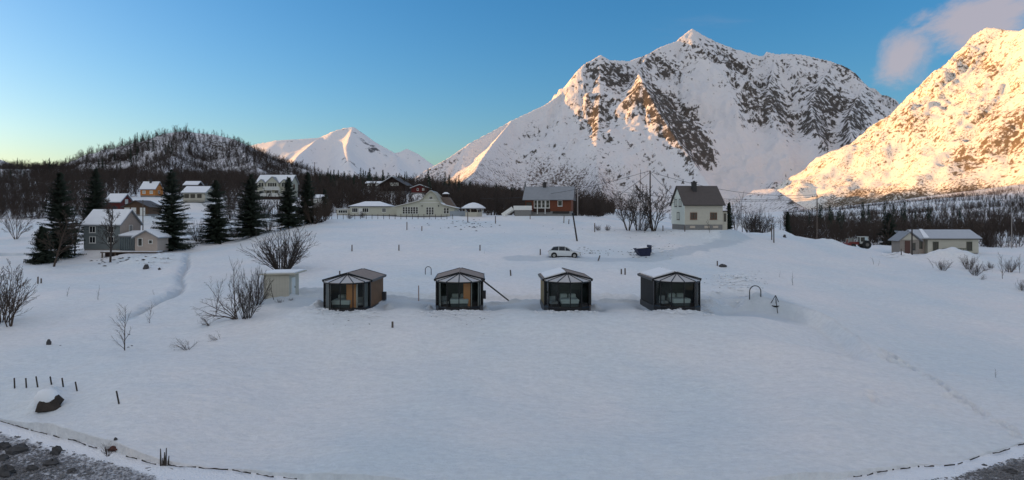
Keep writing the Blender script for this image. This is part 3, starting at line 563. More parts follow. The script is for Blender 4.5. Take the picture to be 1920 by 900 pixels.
def window(par, face, dim, u, z, ww, wh, fm=WHITE, gm=DGLASS, nx=2, ny=1, th=.09, name='window'):
    w_, d_ = dim; f = MB(); g = MB()
    def put(mb, u0, u1, z0, z1, a, b):
        if face == 'F': mb.box(u0, u1, -b, -a, z0, z1)
        elif face == 'R': mb.box(w_ + a, w_ + b, u0, u1, z0, z1)
        elif face == 'L': mb.box(-b, -a, u0, u1, z0, z1)
    put(f, u, u + ww, z, z + th, .004, .09); put(f, u, u + ww, z + wh - th, z + wh, .004, .09); put(f, u, u + th, z + th, z + wh - th, .004, .09); put(f, u + ww - th, u + ww, z + th, z + wh - th, .004, .09)
    for i in range(1, nx): c = u + ww * i / nx; put(f, c - .03, c + .03, z + th, z + wh - th, .012, .08)
    for i in range(1, ny): c = z + wh * i / ny; put(f, u + th, u + ww - th, c - .025, c + .025, .014, .075)
    put(f, u - .05, u + ww + .05, z - .06, z - .002, .004, .14)
    put(g, u + th, u + ww - th, z + th, z + wh - th, .006, .035)
    o = f.build(name, fm, par); g.build('pane', gm, o); return o
def door(par, face, dim, u, z, ww, wh, m=TAN, name='door'):
    w_, d_ = dim; f = MB(); h = MB()
    if face == 'F': f.box(u, u + ww, -.06, -.004, z, z + wh); h.box(u + ww * .8, u + ww * .86, -.1, -.062, z + wh * .45, z + wh * .55)
    elif face == 'R': f.box(w_ + .004, w_ + .06, u, u + ww, z, z + wh); h.box(w_ + .062, w_ + .1, u + ww * .8, u + ww * .86, z + wh * .45, z + wh * .55)
    else: f.box(-.06, -.004, u, u + ww, z, z + wh); h.box(-.1, -.062, u + ww * .8, u + ww * .86, z + wh * .45, z + wh * .55)
    o = f.build(name, m, par); h.build('handle', BLACKM, o); return o
def gable(par, w, d, h, rise, ridge, wall, roofm, snow, over=.35, x0=0, y0=0, z0=0, th=.14, sth=.16, base=.5, wallname='wall'):
    b = MB()
    if ridge == 'x': b.prism([(y0, z0 + base), (y0 + d, z0 + base), (y0 + d, z0 + h), (y0 + d / 2, z0 + h + rise), (y0, z0 + h)], x0, x0 + w, 'x')
    else: b.prism([(x0, z0 + base), (x0 + w, z0 + base), (x0 + w, z0 + h), (x0 + w / 2, z0 + h + rise), (x0, z0 + h)], y0, y0 + d, 'y')
    b.build(wallname, wall, par)
    MB().box(x0 + .06, x0 + w - .06, y0 + .06, y0 + d - .06, z0 - 2.5, z0 + base - .003).build('foundation', STONE, par)
    r = MB(); sn = MB(); tr = MB()
    if ridge == 'x':
        s = rise / (d / 2); a, e = y0 - over, y0 + d + over; zc = z0 + h + rise + .02; ze = zc - s * (d / 2 + over); X0, X1 = x0 - over, x0 + w + over; c = y0 + d / 2
        r.slab((X0, a, ze), (X1, a, ze), (X1, c, zc), (X0, c, zc), th); r.slab((X0, e, ze), (X1, e, ze), (X1, c + .002, zc), (X0, c + .002, zc), th)
        sn.slab((X0 + .06, a + .04, ze + th + .03), (X1 - .06, a + .04, ze + th + .03), (X1 - .06, c, zc + th + .03), (X0 + .06, c, zc + th + .03), sth); sn.slab((X0 + .06, e - .04, ze + th + .03), (X1 - .06, e - .04, ze + th + .03), (X1 - .06, c + .002, zc + th + .03), (X0 + .06, c + .002, zc + th + .03), sth)
    else:
        s = rise / (w / 2); a, e = x0 - over, x0 + w + over; zc = z0 + h + rise + .02; ze = zc - s * (w / 2 + over); Y0, Y1 = y0 - over, y0 + d + over; c = x0 + w / 2
        r.slab((a, Y0, ze), (a, Y1, ze), (c, Y1, zc), (c, Y0, zc), th); r.slab((e, Y0, ze), (e, Y1, ze), (c + .002, Y1, zc), (c + .002, Y0, zc), th)
        sn.slab((a + .04, Y0 + .06, ze + th + .03), (a + .04, Y1 - .06, ze + th + .03), (c, Y1 - .06, zc + th + .03), (c, Y0 + .06, zc + th + .03), sth); sn.slab((e - .04, Y0 + .06, ze + th + .03), (e - .04, Y1 - .06, ze + th + .03), (c + .002, Y1 - .06, zc + th + .03), (c + .002, Y0 + .06, zc + th + .03), sth)
    ro = r.build('roof', roofm, par)
    if snow: sn.build('snow_cover', SNOWR, ro)
    return ro
def chimney(ro, x, y, z0, z1, s=.4, m=BRICKB):
    b = MB().box(x - s, x + s, y - s, y + s, z0, z1); b.box(x - s - .08, x + s + .08, y - s - .08, y + s + .08, z1 + .003, z1 + .15); b.box(x - s * .5, x + s * .5, y - s * .5, y + s * .5, z1 + .153, z1 + .35); return b.build('chimney', m, ro)
def house_at(name, px, py, Y, rz, label, cat): return thing(name, P(px, py, Y), R(rz), label, cat)
# --- grey and beige two storey house with its annex
h = house_at('house', 157, 472, 116, 0, 'two storey grey and beige house with a glazed veranda, annex and wooden deck', 'house')
dm = (6.3, 6.4); ro = gable(h, 6.3, 6.4, 4.7, 2.4, 'x', GREY, ROOFG, True)
MB().add([(6.303, 0, .5), (6.303, 6.4, .5), (6.303, 6.4, 4.68), (6.303, 3.2, 7.0), (6.303, 0, 4.68), (6.34, 0, .5), (6.34, 6.4, .5), (6.34, 6.4, 4.68), (6.34, 3.2, 7.0), (6.34, 0, 4.68)], [(9, 8, 7, 6, 5), (0, 1, 2, 3, 4), (0, 5, 6, 1), (0, 4, 9, 5), (1, 6, 7, 2)]).build('gable_cladding', BEIGE, h)
chimney(ro, 3.3, 3.5, 6.2, 7.7, .3)
for u, z in ((1.0, 3.3), (4.2, 3.3), (1.0, 1.5), (4.2, 1.5)): window(h, 'F', dm, u, z, 1.1, 1.15)
window(h, 'R', (6.35, 6.4), 2.6, 3.4, 1.1, 1.2); window(h, 'R', (6.35, 6.4), .5, 1.2, .8, 1.3)
an = (4.4, 5)
gable(h, 3.8, 3.6, 2.6, 1.05, 'y', BEIGE, ROOFG, True, x0=10.6, y0=-3, over=.4, base=.3, wallname='annex_wall')
b = MB().box(7.2, 10.38, -1.4, 2.5, .3, 2.5); b.build('veranda_core', TRIM, h)
v = MB()
for i in range(9): v.box(7.2 + i * .385, 7.26 + i * .385, -1.56, -1.48, .3, 2.5)
v.box(7.2, 10.38, -1.56, -1.48, 2.503, 2.6); vo = v.build('veranda_glazing', M('blue_grey_glazing_bar', (.16, .19, .22), .4), h); MB().box(7.27, 10.3, -1.47, -1.43, .32, 2.49).build('pane', M('bluish_glass', (.06, .085, .10), .1, .2, 1, spec=.6), vo)
r_ = MB().slab((7.0, -1.9, 2.68), (11.4, -1.9, 2.68), (11.4, 2.6, 3.35), (7.0, 2.6, 3.35), .12).build('veranda_roof', ROOFG, h); MB().slab((7.05, -1.85, 2.83), (11.3, -1.85, 2.83), (11.3, 2.6, 3.5), (7.05, 2.6, 3.5), .16).build('snow_cover', SNOWR, r_)
for (u, z, ww, wh) in ((11.1, 1.1, .8, 1.4), (12.9, 1.5, .7, .7)):
    f = MB(); f.box(u, u + ww, -3.09, -3.004, z, z + .09).box(u, u + ww, -3.09, -3.004, z + wh - .09, z + wh).box(u, u + .09, -3.09, -3.004, z + .09, z + wh - .09).box(u + ww - .09, u + ww, -3.09, -3.004, z + .09, z + wh - .09)
    fo = f.build('window', WHITE, h); MB().box(u + .09, u + ww - .09, -3.04, -3.006, z + .09, z + wh - .09).build('pane', DGLASS, fo)
dk = MB().box(5.6, 14.9, -4.4, -1.6, .05, .2)
for x in (5.8, 8.0, 10.5, 12.8, 14.7): dk.box(x - .08, x + .08, -4.3, -4.14, -1.6, .047)
MB().box(5.9, 14.4, -3.6, -3.5, -1.6, .04).build('deck_skirt', DKBROWN, h); dk.build('deck', M('weathered_deck', (.10, .07, .05), .8, .3, 4), h); MB().box(5.6, 14.9, -4.2, -2.2, .203, .3).build('deck_snow', SNOWR, h)
# --- red barn, brown garage, orange house, beige house
h = house_at('barn', 197, 398, 168, 0, 'small dark red barn with a snowy roof and white gable window behind the grey house', 'barn'); gable(h, 3.8, 5.5, 2.6, 1.9, 'x', REDW, ROOFG, True); window(h, 'R', (3.8, 5.5), 2.1, 2.2, 1.2, 1.1, gm=PALEGL)
h = house_at('garage', 232, 405, 163, 0, 'low brown garage with pale double doors below the orange house', 'garage'); ro = gable(h, 6.0, 6, 2.3, 1.4, 'y', BROWN, ROOFB, False, over=.5)
for u in (.2, 1.8, 4.0): door(h, 'F', (6, 6), u, .1, 1.25, 1.95, WHITE)
MB().slab((-.3, 2, 2.5), (-.3, 6.2, 2.5), (2.9, 6.2, 3.9), (2.9, 2, 3.9), .15).build('snow_cover', SNOWR, ro)
h = house_at('house', 263, 369, 238, 0, 'bright orange wooden house with a white roof standing alone on the upper slope', 'house'); ro = gable(h, 5.3, 5.4, 2.8, 2.5, 'x', ORANGE, ROOFG, True); chimney(ro, 2.6, 2.2, 4.6, 6.4, .35)
for u in (.8, 3.4): window(h, 'F', (5.3, 5.4), u, 1.1, 1.1, 1.1, gm=PALEGL)
window(h, 'R', (5.3, 5.4), 2.0, 1.2, 1.1, 1.1)
h = house_at('house', 343, 379, 200, 0, 'low beige house with a snowy roof and shaded veranda between spruces', 'house'); ro = gable(h, 6.6, 6.5, 2.9, 1.7, 'x', PALE, ROOFG, True, over=.5); chimney(ro, 5.3, 3.6, 4, 5.4, .3)
for u in (.5, 2.3, 4.3): window(h, 'F', (6.6, 6.5), u, 1.3, 1.3, 1.1, TRIM)
rr = MB()
for i in range(12): rr.box(.1 + i * .58, .16 + i * .58, -1.3, -1.24, .3, 1.1)
rr.box(0, 6.6, -1.32, -1.22, 1.103, 1.18); rr.box(0, 6.6, -1.3, 0, .15, .29); rr.build('balcony', PALE, h)
h = house_at('shed', 345, 358, 225, 0, 'small outbuilding with a snowy roof peeping out above the low beige house', 'shed'); gable(h, 4.5, 4, 2.0, 1.1, 'x', DKBROWN, ROOFG, True)
# --- villa with dormers
h = house_at('villa', 482, 374, 225, 0, 'large cream villa with three gabled dormers and long white balconies high behind the spruces', 'villa'); dm = (11.2, 8)
ro = gable(h, 11.2, 8, 5.6, 2.6, 'x', CREAM, ROOFG, True, over=.5, base=1.0)
for (cx, ww, rs, nm) in ((1.7, 2.4, 1.1, 0), (5.4, 4.2, 2.0, 1), (9.4, 2.4, 1.1, 0)):
    dr = MB().prism([(cx - ww / 2, 4.2), (cx + ww / 2, 4.2), (cx + ww / 2, 5.6), (cx, 5.6 + rs), (cx - ww / 2, 5.6)], -.8, 3.2, 'y').build('dormer', CREAM, h)
    r2 = MB(); e = .25; sl_ = rs / (ww / 2)
    r2.slab((cx - ww / 2 - e, -1.1, 5.62 - e * sl_), (cx - ww / 2 - e, 3.3, 5.62 - e * sl_), (cx, 3.3, 5.62 + rs), (cx, -1.1, 5.62 + rs), .12); r2.slab((cx + ww / 2 + e, -1.1, 5.62 - e * sl_), (cx + ww / 2 + e, 3.3, 5.62 - e * sl_), (cx + .002, 3.3, 5.62 + rs), (cx + .002, -1.1, 5.62 + rs), .12)
    r2.build('dormer_roof', ROOFG, dr)
    f = MB(); n = 4 if nm else 2
    for i in range(n + 1): f.box(cx - ww * .36 + i * ww * .72 / n - .04, cx - ww * .36 + i * ww * .72 / n + .04, -.9, -.804, 4.3, 5.6)
    f.box(cx - ww * .36, cx + ww * .36, -.89, -.804, 5.603, 5.68); fo = f.build('window', WHITE, dr); MB().box(cx - ww * .36, cx + ww * .36, -.84, -.806, 4.3, 5.6).build('pane', DGLASS, fo)
for z, u0, u1 in ((3.3, 2.6, 8.0), (1.1, .2, 10.6)):
    bl = MB().box(u0, u1, -1.9, -.02, z - .14, z); 
    for i in range(int((u1 - u0) / .22)): bl.box(u0 + .02 + i * .22, u0 + .16 + i * .22, -1.88, -1.83, z + .003, z + .9)
    bl.box(u0, u1, -1.9, -1.8, z + .903, z + .98); bl.build('balcony', WHITE, h)
MB().box(.2, 10.6, -1.7, -.1, -2, .93).build('basement_front', DKBROWN, h)
for x in (.3, 2.7, 5.4, 8.0, 10.5): MB().box(x - .1, x + .1, -1.75, -1.6, 1.12, 4.25 if 2 < x < 8.5 else 3.1).build('post', WHITE, h)
for u in (.7, 3.2, 5.9, 8.6): window(h, 'F', dm, u, 1.5, 1.9, 1.5, gm=DGLASS)
window(h, 'R', dm, 3.2, 3.6, 1.2, 1.7, WINBROWN)
h = house_at('garage', 588, 392, 190, 0, 'white flat fronted outbuilding with a snow slab roof between two slim spruces', 'garage'); gable(h, 2.6, 5, 3.0, .9, 'x', WHITE, ROOFG, True, over=.2)
# --- chalets in the wood
h = house_at('chalet', 712, 361, 255, -8, 'dark brown chalet with a snow streaked gable roof and three pale windows', 'chalet'); ro = gable(h, 10, 9, 2.9, 2.9, 'y', DKBROWN, ROOFB, False, over=.8)
MB().slab((-.8, -.8, 2.75), (-.8, 6, 2.75), (4.9, 6, 6.05), (4.9, -.8, 6.05), .2).build('snow_cover', SNOWR, ro)
for u in (4.1, 5.5, 6.3): window(h, 'F', (10, 9), u, 2.6, 1.1 if u > 6 or u < 5 else .7, 1.1, gm=PALEGL, nx=1)
MB().box(.5, 9.5, -1.6, -.02, 1.6, 1.75).box(.5, 9.5, -1.6, -1.5, 1.753, 2.4).build('balcony', DKBROWN, h)
h = house_at('cabin', 771, 362, 235, 0, 'small dark red log cabin with a thin snowy gable above the hall', 'cabin'); ro = gable(h, 6, 6, 1.7, 1.1, 'y', REDW, ROOFB, True, over=.5, sth=.14, base=.2); window(h, 'F', (6, 6), 3.9, .9, .8, .8, gm=PALEGL, nx=1); window(h, 'F', (6, 6), 2.0, .9, .6, .8, nx=1)
h = house_at('house', 686, 352, 300, 0, 'long low house with a strip of pale windows far back in the wood', 'house'); gable(h, 7, 5, 1.9, .8, 'x', DKBROWN, ROOFB, True)
for u in (.6, 2.3, 4.2, 5.6): window(h, 'F', (7, 5), u, .9, 1.1, .9, gm=PALEGL, nx=1)
# --- long cream building and hall
h = house_at('building', 656, 405, 166, 0, 'long low cream building with a hipped snowy roof left of the hall', 'building'); W_, D_ = 11.8, 7
MB().box(0, W_, 0, D_, .3, 2.3).build('wall', CREAM, h); MB().box(.05, W_ - .05, .05, D_ - .05, -2, .297).build('foundation', STONE, h)
def hip(w, d, z, rise, o, inset):
    return [(-o, -o, z), (w + o, -o, z), (w + o, d + o, z), (-o, d + o, z), (inset, d / 2, z + rise), (w - inset, d / 2, z + rise)], [(0, 3, 2, 1), (0, 1, 5, 4), (1, 2, 5), (2, 3, 4, 5), (3, 0, 4)]
ro = MB().add(*hip(W_ - 2, D_, 2.31, 1.3, .5, 3)).build('roof', ROOFG, h); MB().add(*hip(W_ - 2, D_, 2.46, 1.25, .42, 3)).build('snow_cover', SNOWR, ro)
MB().box(-3.4, -.01, .4, 5, .2, 1.7).build('wing_wall', PALE, h); MB().box(-3.7, .3, .1, 5.2, 1.703, 1.85).build('wing_roof', SNOWR, h)
for u, ww in ((.5, 1.5), (3.1, 1.6), (8, 1.0)): window(h, 'F', (W_, D_), u, .9, ww, 1.1, nx=3)
window(h, 'F', (W_, D_), -2.9, .7, 2.3, .8, nx=4)
door(h, 'F', (W_, D_), 2.2, .3, .8, 1.6, WHITE)
h = house_at('hall', 744, 407, 158, 0, 'cream wooden hall with a tall curved gable, tall windows and a roof turret', 'hall')
o_ = [(0, .3), (13.6, .3), (13.6, 2.1), (10.9, 2.75), (10.3, 3.2), (9.7, 4.1), (9.1, 5.2), (8.3, 5.95), (7.9, 5.95), (7.0, 5.2), (6.2, 4.3), (5.4, 3.75), (0, 2.4)]
MB().prism(o_, 0, 12, 'y').build('wall', CREAM, h); MB().box(.05, 13.5, .05, 11.9, -2, .297).build('foundation', STONE, h)
tops = [(-.5, 2.3), (5.4, 3.78), (6.2, 4.33), (7.0, 5.23), (7.9, 6.0), (8.3, 6.0), (9.1, 5.23), (9.7, 4.13), (10.3, 3.23), (10.9, 2.78), (14.1, 2.0)]
r1 = MB(); r2 = MB()
for (a, b) in zip(tops[:-1], tops[1:]):
    r1.slab((a[0], -.5, a[1]), (b[0] + .001, -.5, b[1]), (b[0] + .001, 12.3, b[1]), (a[0], 12.3, a[1]), .14)
    if abs(b[1] - a[1]) / abs(b[0] - a[0] + 1e-6) < .95: r2.slab((a[0], -.1, a[1] + .17), (b[0] + .001, -.1, b[1] + .17), (b[0] + .001, 12.2, b[1] + .17), (a[0], 12.2, a[1] + .17), .1)
ro = r1.build('roof', M('cream_roof_edge', (.36, .33, .26), .7, .15), h); r2.build('snow_cover', SNOWR, ro)
for i in range(6): window(h, 'F', (13.6, 12), 1.35 + i * .62, .75, .6, 1.65, nx=1, ny=3, th=.06)
for i in range(3): window(h, 'F', (13.6, 12), 6.95 + i * .62, .55, .58, 1.8, nx=1, ny=3, th=.06)
for i in range(2): window(h, 'F', (13.6, 12), 11.1 + i * .65, .8, .6, 1.4, nx=1, ny=2, th=.06)
window(h, 'F', (13.6, 12), 7.7, 4.2, .8, .7, th=.06)
MB().box(5.4, 10.2, -.05, -.004, 3.4, 3.5).box(6.4, 9.5, -.05, -.004, 4.05, 4.13).build('trim_board', WHITE, h)
for u in (5.9, 9.8): MB().box(u, u + .18, -.25, -.004, 2.5, 2.8).build('lamp', BLACKM, h)
t_ = MB().box(10.1, 11.3, 9.1, 10.3, 4.9, 5.75).build('turret', DKBROWN, ro); MB().prism([(6.5, 2.2), (13.4, 2.2), (11.6, 4.9), (8.3, 4.9)], 8, 12.6, 'y').build('rear_roof', FELT0, ro); 
MB().add([(9.8, 8.8, 5.753), (11.6, 8.8, 5.753), (11.6, 10.6, 5.753), (9.8, 10.6, 5.753), (10.4, 9.4, 6.2), (11.0, 9.4, 6.2), (11.0, 10.0, 6.2), (10.4, 10.0, 6.2)], [(0, 3, 2, 1), (0, 1, 5, 4), (1, 2, 6, 5), (2, 3, 7, 6), (3, 0, 4, 7), (4, 5, 6, 7)]).build('turret_cap', SNOWR, ro)
h = thing('garden_wall', P(855, 404, 154), 0, 'low pale blue board wall right of the hall', 'wall'); MB().box(-1.4, 5.0, 0, .15, -1, .9).box(-1.45, 5.05, -.04, .19, .903, 1.0).build('panel', M('pale_blue_grey', (.30, .33, .36), .7, .1), h)
# --- gazebo
h = thing('gazebo', P(888, 404, 150), R(6), 'small cream gazebo with a white domed snow roof beside the hall', 'gazebo')
n = 8; pt = [(2.0 * math.cos(2 * math.pi * (i + .5) / n), 2.0 * math.sin(2 * math.pi * (i + .5) / n)) for i in range(n)]
for i in range(n):
    a, b = pt[i], pt[(i + 1) % n]
    MB().add([(a[0], a[1], -1), (b[0], b[1], -1), (b[0], b[1], .75), (a[0], a[1], .75), (a[0] * .96, a[1] * .96, -1), (b[0] * .96, b[1] * .96, -1), (b[0] * .96, b[1] * .96, .75), (a[0] * .96, a[1] * .96, .75)], [(0, 1, 2, 3), (7, 6, 5, 4), (3, 2, 6, 7), (0, 4, 5, 1)]).build('side_panel', PALE, h)
    MB().box(a[0] - .08, a[0] + .08, a[1] - .08, a[1] + .08, .753, 1.55).build('post', PALE, h)
ro = MB().lathe([(2.75, 1.5), (2.75, 1.6), (1.9, 2.1), (.9, 2.55), (.12, 2.75)], n=8).build('roof', ROOFG, h); MB().lathe([(2.72, 1.62), (2.68, 1.78), (1.9, 2.3), (1.0, 2.72), (.3, 2.9)], n=16).build('snow_cover', SNOWR, ro, True)
MB().tube((0, 0, 2.9), (0, 0, 3.5), .04, .02).build('finial', BLACKM, ro); MB().lathe([(1.3, -1), (1.3, 1.2)], n=8).build('inner_core', DKBROWN, h)
# --- red brown house
h = thing('house', P(985, 403, 146), R(-9), 'rust red house with a grey roof, white bay windows and white porch stair', 'house'); dm = (10.0, 7)
ro = gable(h, 10.0, 7, 3.6, 2.6, 'x', RUST, ROOFG, False, over=.55, base=.8); chimney(ro, 3.9, 3.4, 5.8, 7.0, .35)
for i, u in enumerate((1.9, 2.7, 3.6, 4.5)): window(h, 'F', dm, u, 1.5, .85, 1.75, nx=1, ny=2, th=.1)
MB().box(1.8, 5.5, -.10, -.004, .6, 1.38).build('bay_base', DKBROWN, h); window(h, 'F', dm, 7.1, 1.9, 1.0, 1.25, nx=1)
for u in (2.6, 4.3): MB().box(u, u + .16, -.3, -.12, .2, 3.3).build('post', WHITE, h)
window(h, 'F', dm, .2, 1.7, 1.2, 1.1, TRIM)
MB().box(-.04, -.004, 1.0, 6.0, 3.6, 4.6).build('gable_panel', ORANGE, h)
st = MB().box(-2.4, 1.6, -1.4, -.35, 1.05, 1.2).box(-2.4, 1.6, -1.42, -1.34, 1.203, 2.0)
for i in range(7): st.box(-2.4 - .32 * (i + 1), -2.4 - .32 * i, -1.4, -.4, .85 - .22 * i, 1.0 - .22 * i)
st.slab((-2.4, -1.42, 1.2), (-2.4, -1.34, 1.2), (-4.7, -1.34, -.35), (-4.7, -1.42, -.35), .75); st.build('porch', WHITE, h); MB().box(-2.2, 1.4, -1.2, -.3, -1.5, 1.04).build('porch_base', STONE, h)
door(h, 'L', dm, .6, 1.2, 1.0, 2.0, WHITE); MB().box(6, 9.6, -.12, -.004, .3, .78).build('foundation_board', TRIM, h)
# --- white house
h = thing('house', P(1284, 430, 113), R(4), 'white two storey house with a dark snow free gabled roof and tall chimney', 'house'); dm = (6.6, 7.2)
ro = gable(h, 6.6, 7.2, 4.3, 3.1, 'x', PALE, ROOFB, False, over=.35, base=.8)
MB().add([(-.003, 0, .8), (-.003, 7.2, .8), (-.003, 7.2, 4.28), (-.003, 3.6, 7.35), (-.003, 0, 4.28), (-.05, 0, .8), (-.05, 7.2, .8), (-.05, 7.2, 4.28), (-.05, 3.6, 7.35), (-.05, 0, 4.28)], [(5, 6, 7, 8, 9), (4, 3, 2, 1, 0), (0, 1, 6, 5), (0, 5, 9, 4), (1, 2, 7, 6)]).build('gable_cladding', M('fresh_white_boards', (.66, .68, .60), .6, .05), h)
chimney(ro, 2.5, 2.6, 5.6, 8.0, .36)
window(h, 'F', dm, .95, 1.7, 1.15, 1.15, WINBROWN, ny=2); window(h, 'F', dm, 4.4, 1.7, 1.15, 1.15, WINBROWN, ny=2)
for u, z, ww, wh in ((1.6, 3.9, 1.3, 1.3), (4.0, 3.9, 1.3, 1.3), (2.6, 1.6, 1.4, 1.3)): window(h, 'L', (6.6, 7.2), u, z, ww, wh, TRIM)
MB().box(6.65, 7.5, .3, 3.4, -.2, 3.0).build('porch', PALE, h); MB().box(6.62, 7.8, .0, 3.6, 3.003, 3.15).build('porch_roof', TRIM, h); MB().box(6.9, 7.3, .24, .297, 1.3, 2.7).build('porch_window', DGLASS, h)
for u in (.9, 3.4, 4.9): MB().box(u, u + .9, -.0, .057, .2, .6).build('basement_window', TAN, h)
MB().box(-.35, 6.95, -.45, -.38, 4.0, 4.12).build('gutter', TRIM, h)
# --- right hand bungalow
h = thing('bungalow', P(1684, 475, 126), 0, 'long pale bungalow with a gabled stone entrance and grey snow dusted roof at far right', 'bungalow'); dm = (15.2, 6)
MB().box(5.6, 15.2, 0, 6, .1, 2.85).build('wall', PALE, h); MB().box(5.65, 15.1, .05, 5.9, -2.5, .097).build('foundation', STONE, h)
MB().box(3.4, 5.59, 1.0, 5.9, -1, 2.7).build('link_wall', BEIGE, h); MB().prism([(0, -1), (3.6, -1), (3.6, 2.6), (1.8, 4.0), (0, 2.6)], -.6, 2.2, 'y').build('entrance_wall', M('sandy_stone', (.27, .23, .20), .85, .35, 6, .4), h)
MB().prism([(.3, 2.6), (3.3, 2.6), (1.8, 3.85)], -.68, -.604, 'y').build('entrance_gable', PALE, h)
ro = MB().slab((3.6, -.4, 2.75), (15.6, -.4, 2.75), (15.6, 3, 4.3), (3.6, 3, 4.3), .14).slab((3.6, 6.4, 2.75), (15.6, 6.4, 2.75), (15.6, 3.002, 4.3), (3.6, 3.002, 4.3), .14).build('roof', M('blue_grey_roof', (.44, .45, .48), .5, .12, 2, .2), h)
MB().slab((4.6, -.42, 2.93), (5.6, -.42, 2.93), (6.3, 2.9, 4.46), (5.7, 2.9, 4.46), .1).build('snow_patch', SNOWR, ro)
MB().slab((-.5, -1, 2.3), (-.5, 2.5, 2.3), (1.8, 2.5, 4.05), (1.8, -1, 4.05), .14).slab((4.1, -1, 2.3), (4.1, 4.5, 2.3), (1.802, 4.5, 4.05), (1.802, -1, 4.05), .14).build('entrance_roof', ROOFG, h)
MB().box(.9, 1.9, -.66, -.603, -.4, 2.4).build('door', M('rust_brown_door', (.10, .05, .04), .7), h); window(h, 'F', (15, 6), 6.55, .55, 1.05, 1.65, M('dark_olive_frame', (.06, .07, .05), .6)); window(h, 'F', (15, 6), 12.9, .55, 1.05, 1.65, M('dark_olive_frame', (.06, .07, .05), .6))
MB().box(2.3, 2.9, -.66, -.603, .6, 2.0).build('side_window', DGLASS, h); MB().box(4.5, 5.2, .93, .997, .8, 2.3).build('link_window', DGLASS, h)
bn = MB().box(8.0, 12.6, -.6, -.3, .55, .62).box(8.0, 12.6, -.6, -.55, .9, 1.0)
for i in range(16): bn.box(8.02 + i * .3, 8.12 + i * .3, -.58, -.53, .1, .897)
bn.build('railing', M('olive_railing', (.10, .10, .07), .7), h); MB().box(5.3, 15.5, -.5, -.42, 2.62, 2.72).build('gutter', TRIM, h)
h = thing('sign_board', P(1594, 457, 140), R(5), 'plain pale notice board on two posts behind the tractor', 'sign'); MB().box(-.95, .95, -.04, .04, .2, 1.15).build('panel', M('weathered_board', (.20, .20, .18), .8, .2), h)
for x in (-.7, .7): MB().box(x - .05, x + .05, .045, .12, -1.5, 1.1).build('post', TRIM, h)
# --- cream shed near the cabins
x, y, z = gp(516, 560); h = thing('shed', (x, y + .3, z), R(-4), 'cream wooden shed with a thin flat snow topped roof under the big bare bush', 'shed'); 
w0 = 1.25; MB().box(-w0, w0, 0, 2.4, .0, 2.25).build('wall', boards('shed_boards', (.50, .46, .38), 7, True, .8, var=.12), h); MB().box(-w0 - .03, w0 + .03, -.03, 2.43, -.6, -.003).build('foundation', STONE, h)
ro = MB().slab((-w0 - .25, -.3, 2.27), (w0 + .7, -.3, 2.35), (w0 + .7, 2.7, 2.42), (-w0 - .25, 2.7, 2.34), .1).build('roof', PALE, h); MB().slab((-w0 - .2, -.25, 2.39), (w0 + .6, -.25, 2.47), (w0 + .6, 2.6, 2.54), (-w0 - .2, 2.6, 2.46), .1).build('snow_cover', SNOWR, ro)
door(h, 'R', (w0, 2.4), .5, .05, .9, 1.9, WHITE)
# ------------------------------------------------------------------ the four glass fronted cabins
WOODS = boards('oiled_board_cladding', (.19, .14, .06), 9, True, .45, var=.35); BLACKW = boards('black_board_cladding', (.018, .015, .014), 9, True, .4); BRW = boards('brown_board_cladding', (.17, .095, .05), 9, True, .45, var=.35)
BFR = M('black_frame', (.010, .010, .012), .4, .2); ROOFP = M('frosted_roof_glazing', (.46, .43, .41), .35, .12, 1.2); FELT = M('roof_felt', (.25, .20, .175), .8, .25, 3, .4)
CLOTH = M('linen', (.50, .52, .50), .9, .06, 3, .3); CURT = M('grey_curtain', (.28, .27, .27), .9, .15, 9, .4, stretch=(3, 3, .1)); CURTW = M('pale_curtain', (.55, .52, .48), .9, .15, 9, .4, stretch=(3, 3, .1))
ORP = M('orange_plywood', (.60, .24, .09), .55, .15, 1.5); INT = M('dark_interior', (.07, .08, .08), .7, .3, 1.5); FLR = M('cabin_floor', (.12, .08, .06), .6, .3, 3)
gl = bpy.data.materials.new('clear_glass'); gl.use_nodes = True; n_ = gl.node_tree; n_.nodes.clear(); o1 = n_.nodes.new('ShaderNodeOutputMaterial'); mx_ = n_.nodes.new('ShaderNodeMixShader'); tr_ = n_.nodes.new('ShaderNodeBsdfTransparent'); gs_ = n_.nodes.new('ShaderNodeBsdfGlossy')
fr_ = n_.nodes.new('ShaderNodeFresnel'); fr_.inputs[0].default_value = 1.35; tr_.inputs[0].default_value = (.80, .86, .85, 1); gs_.inputs['Roughness'].default_value = .02
n_.links.new(fr_.outputs[0], mx_.inputs[0]); n_.links.new(tr_.outputs[0], mx_.inputs[1]); n_.links.new(gs_.outputs[0], mx_.inputs[2]); n_.links.new(mx_.outputs[0], o1.inputs[0])
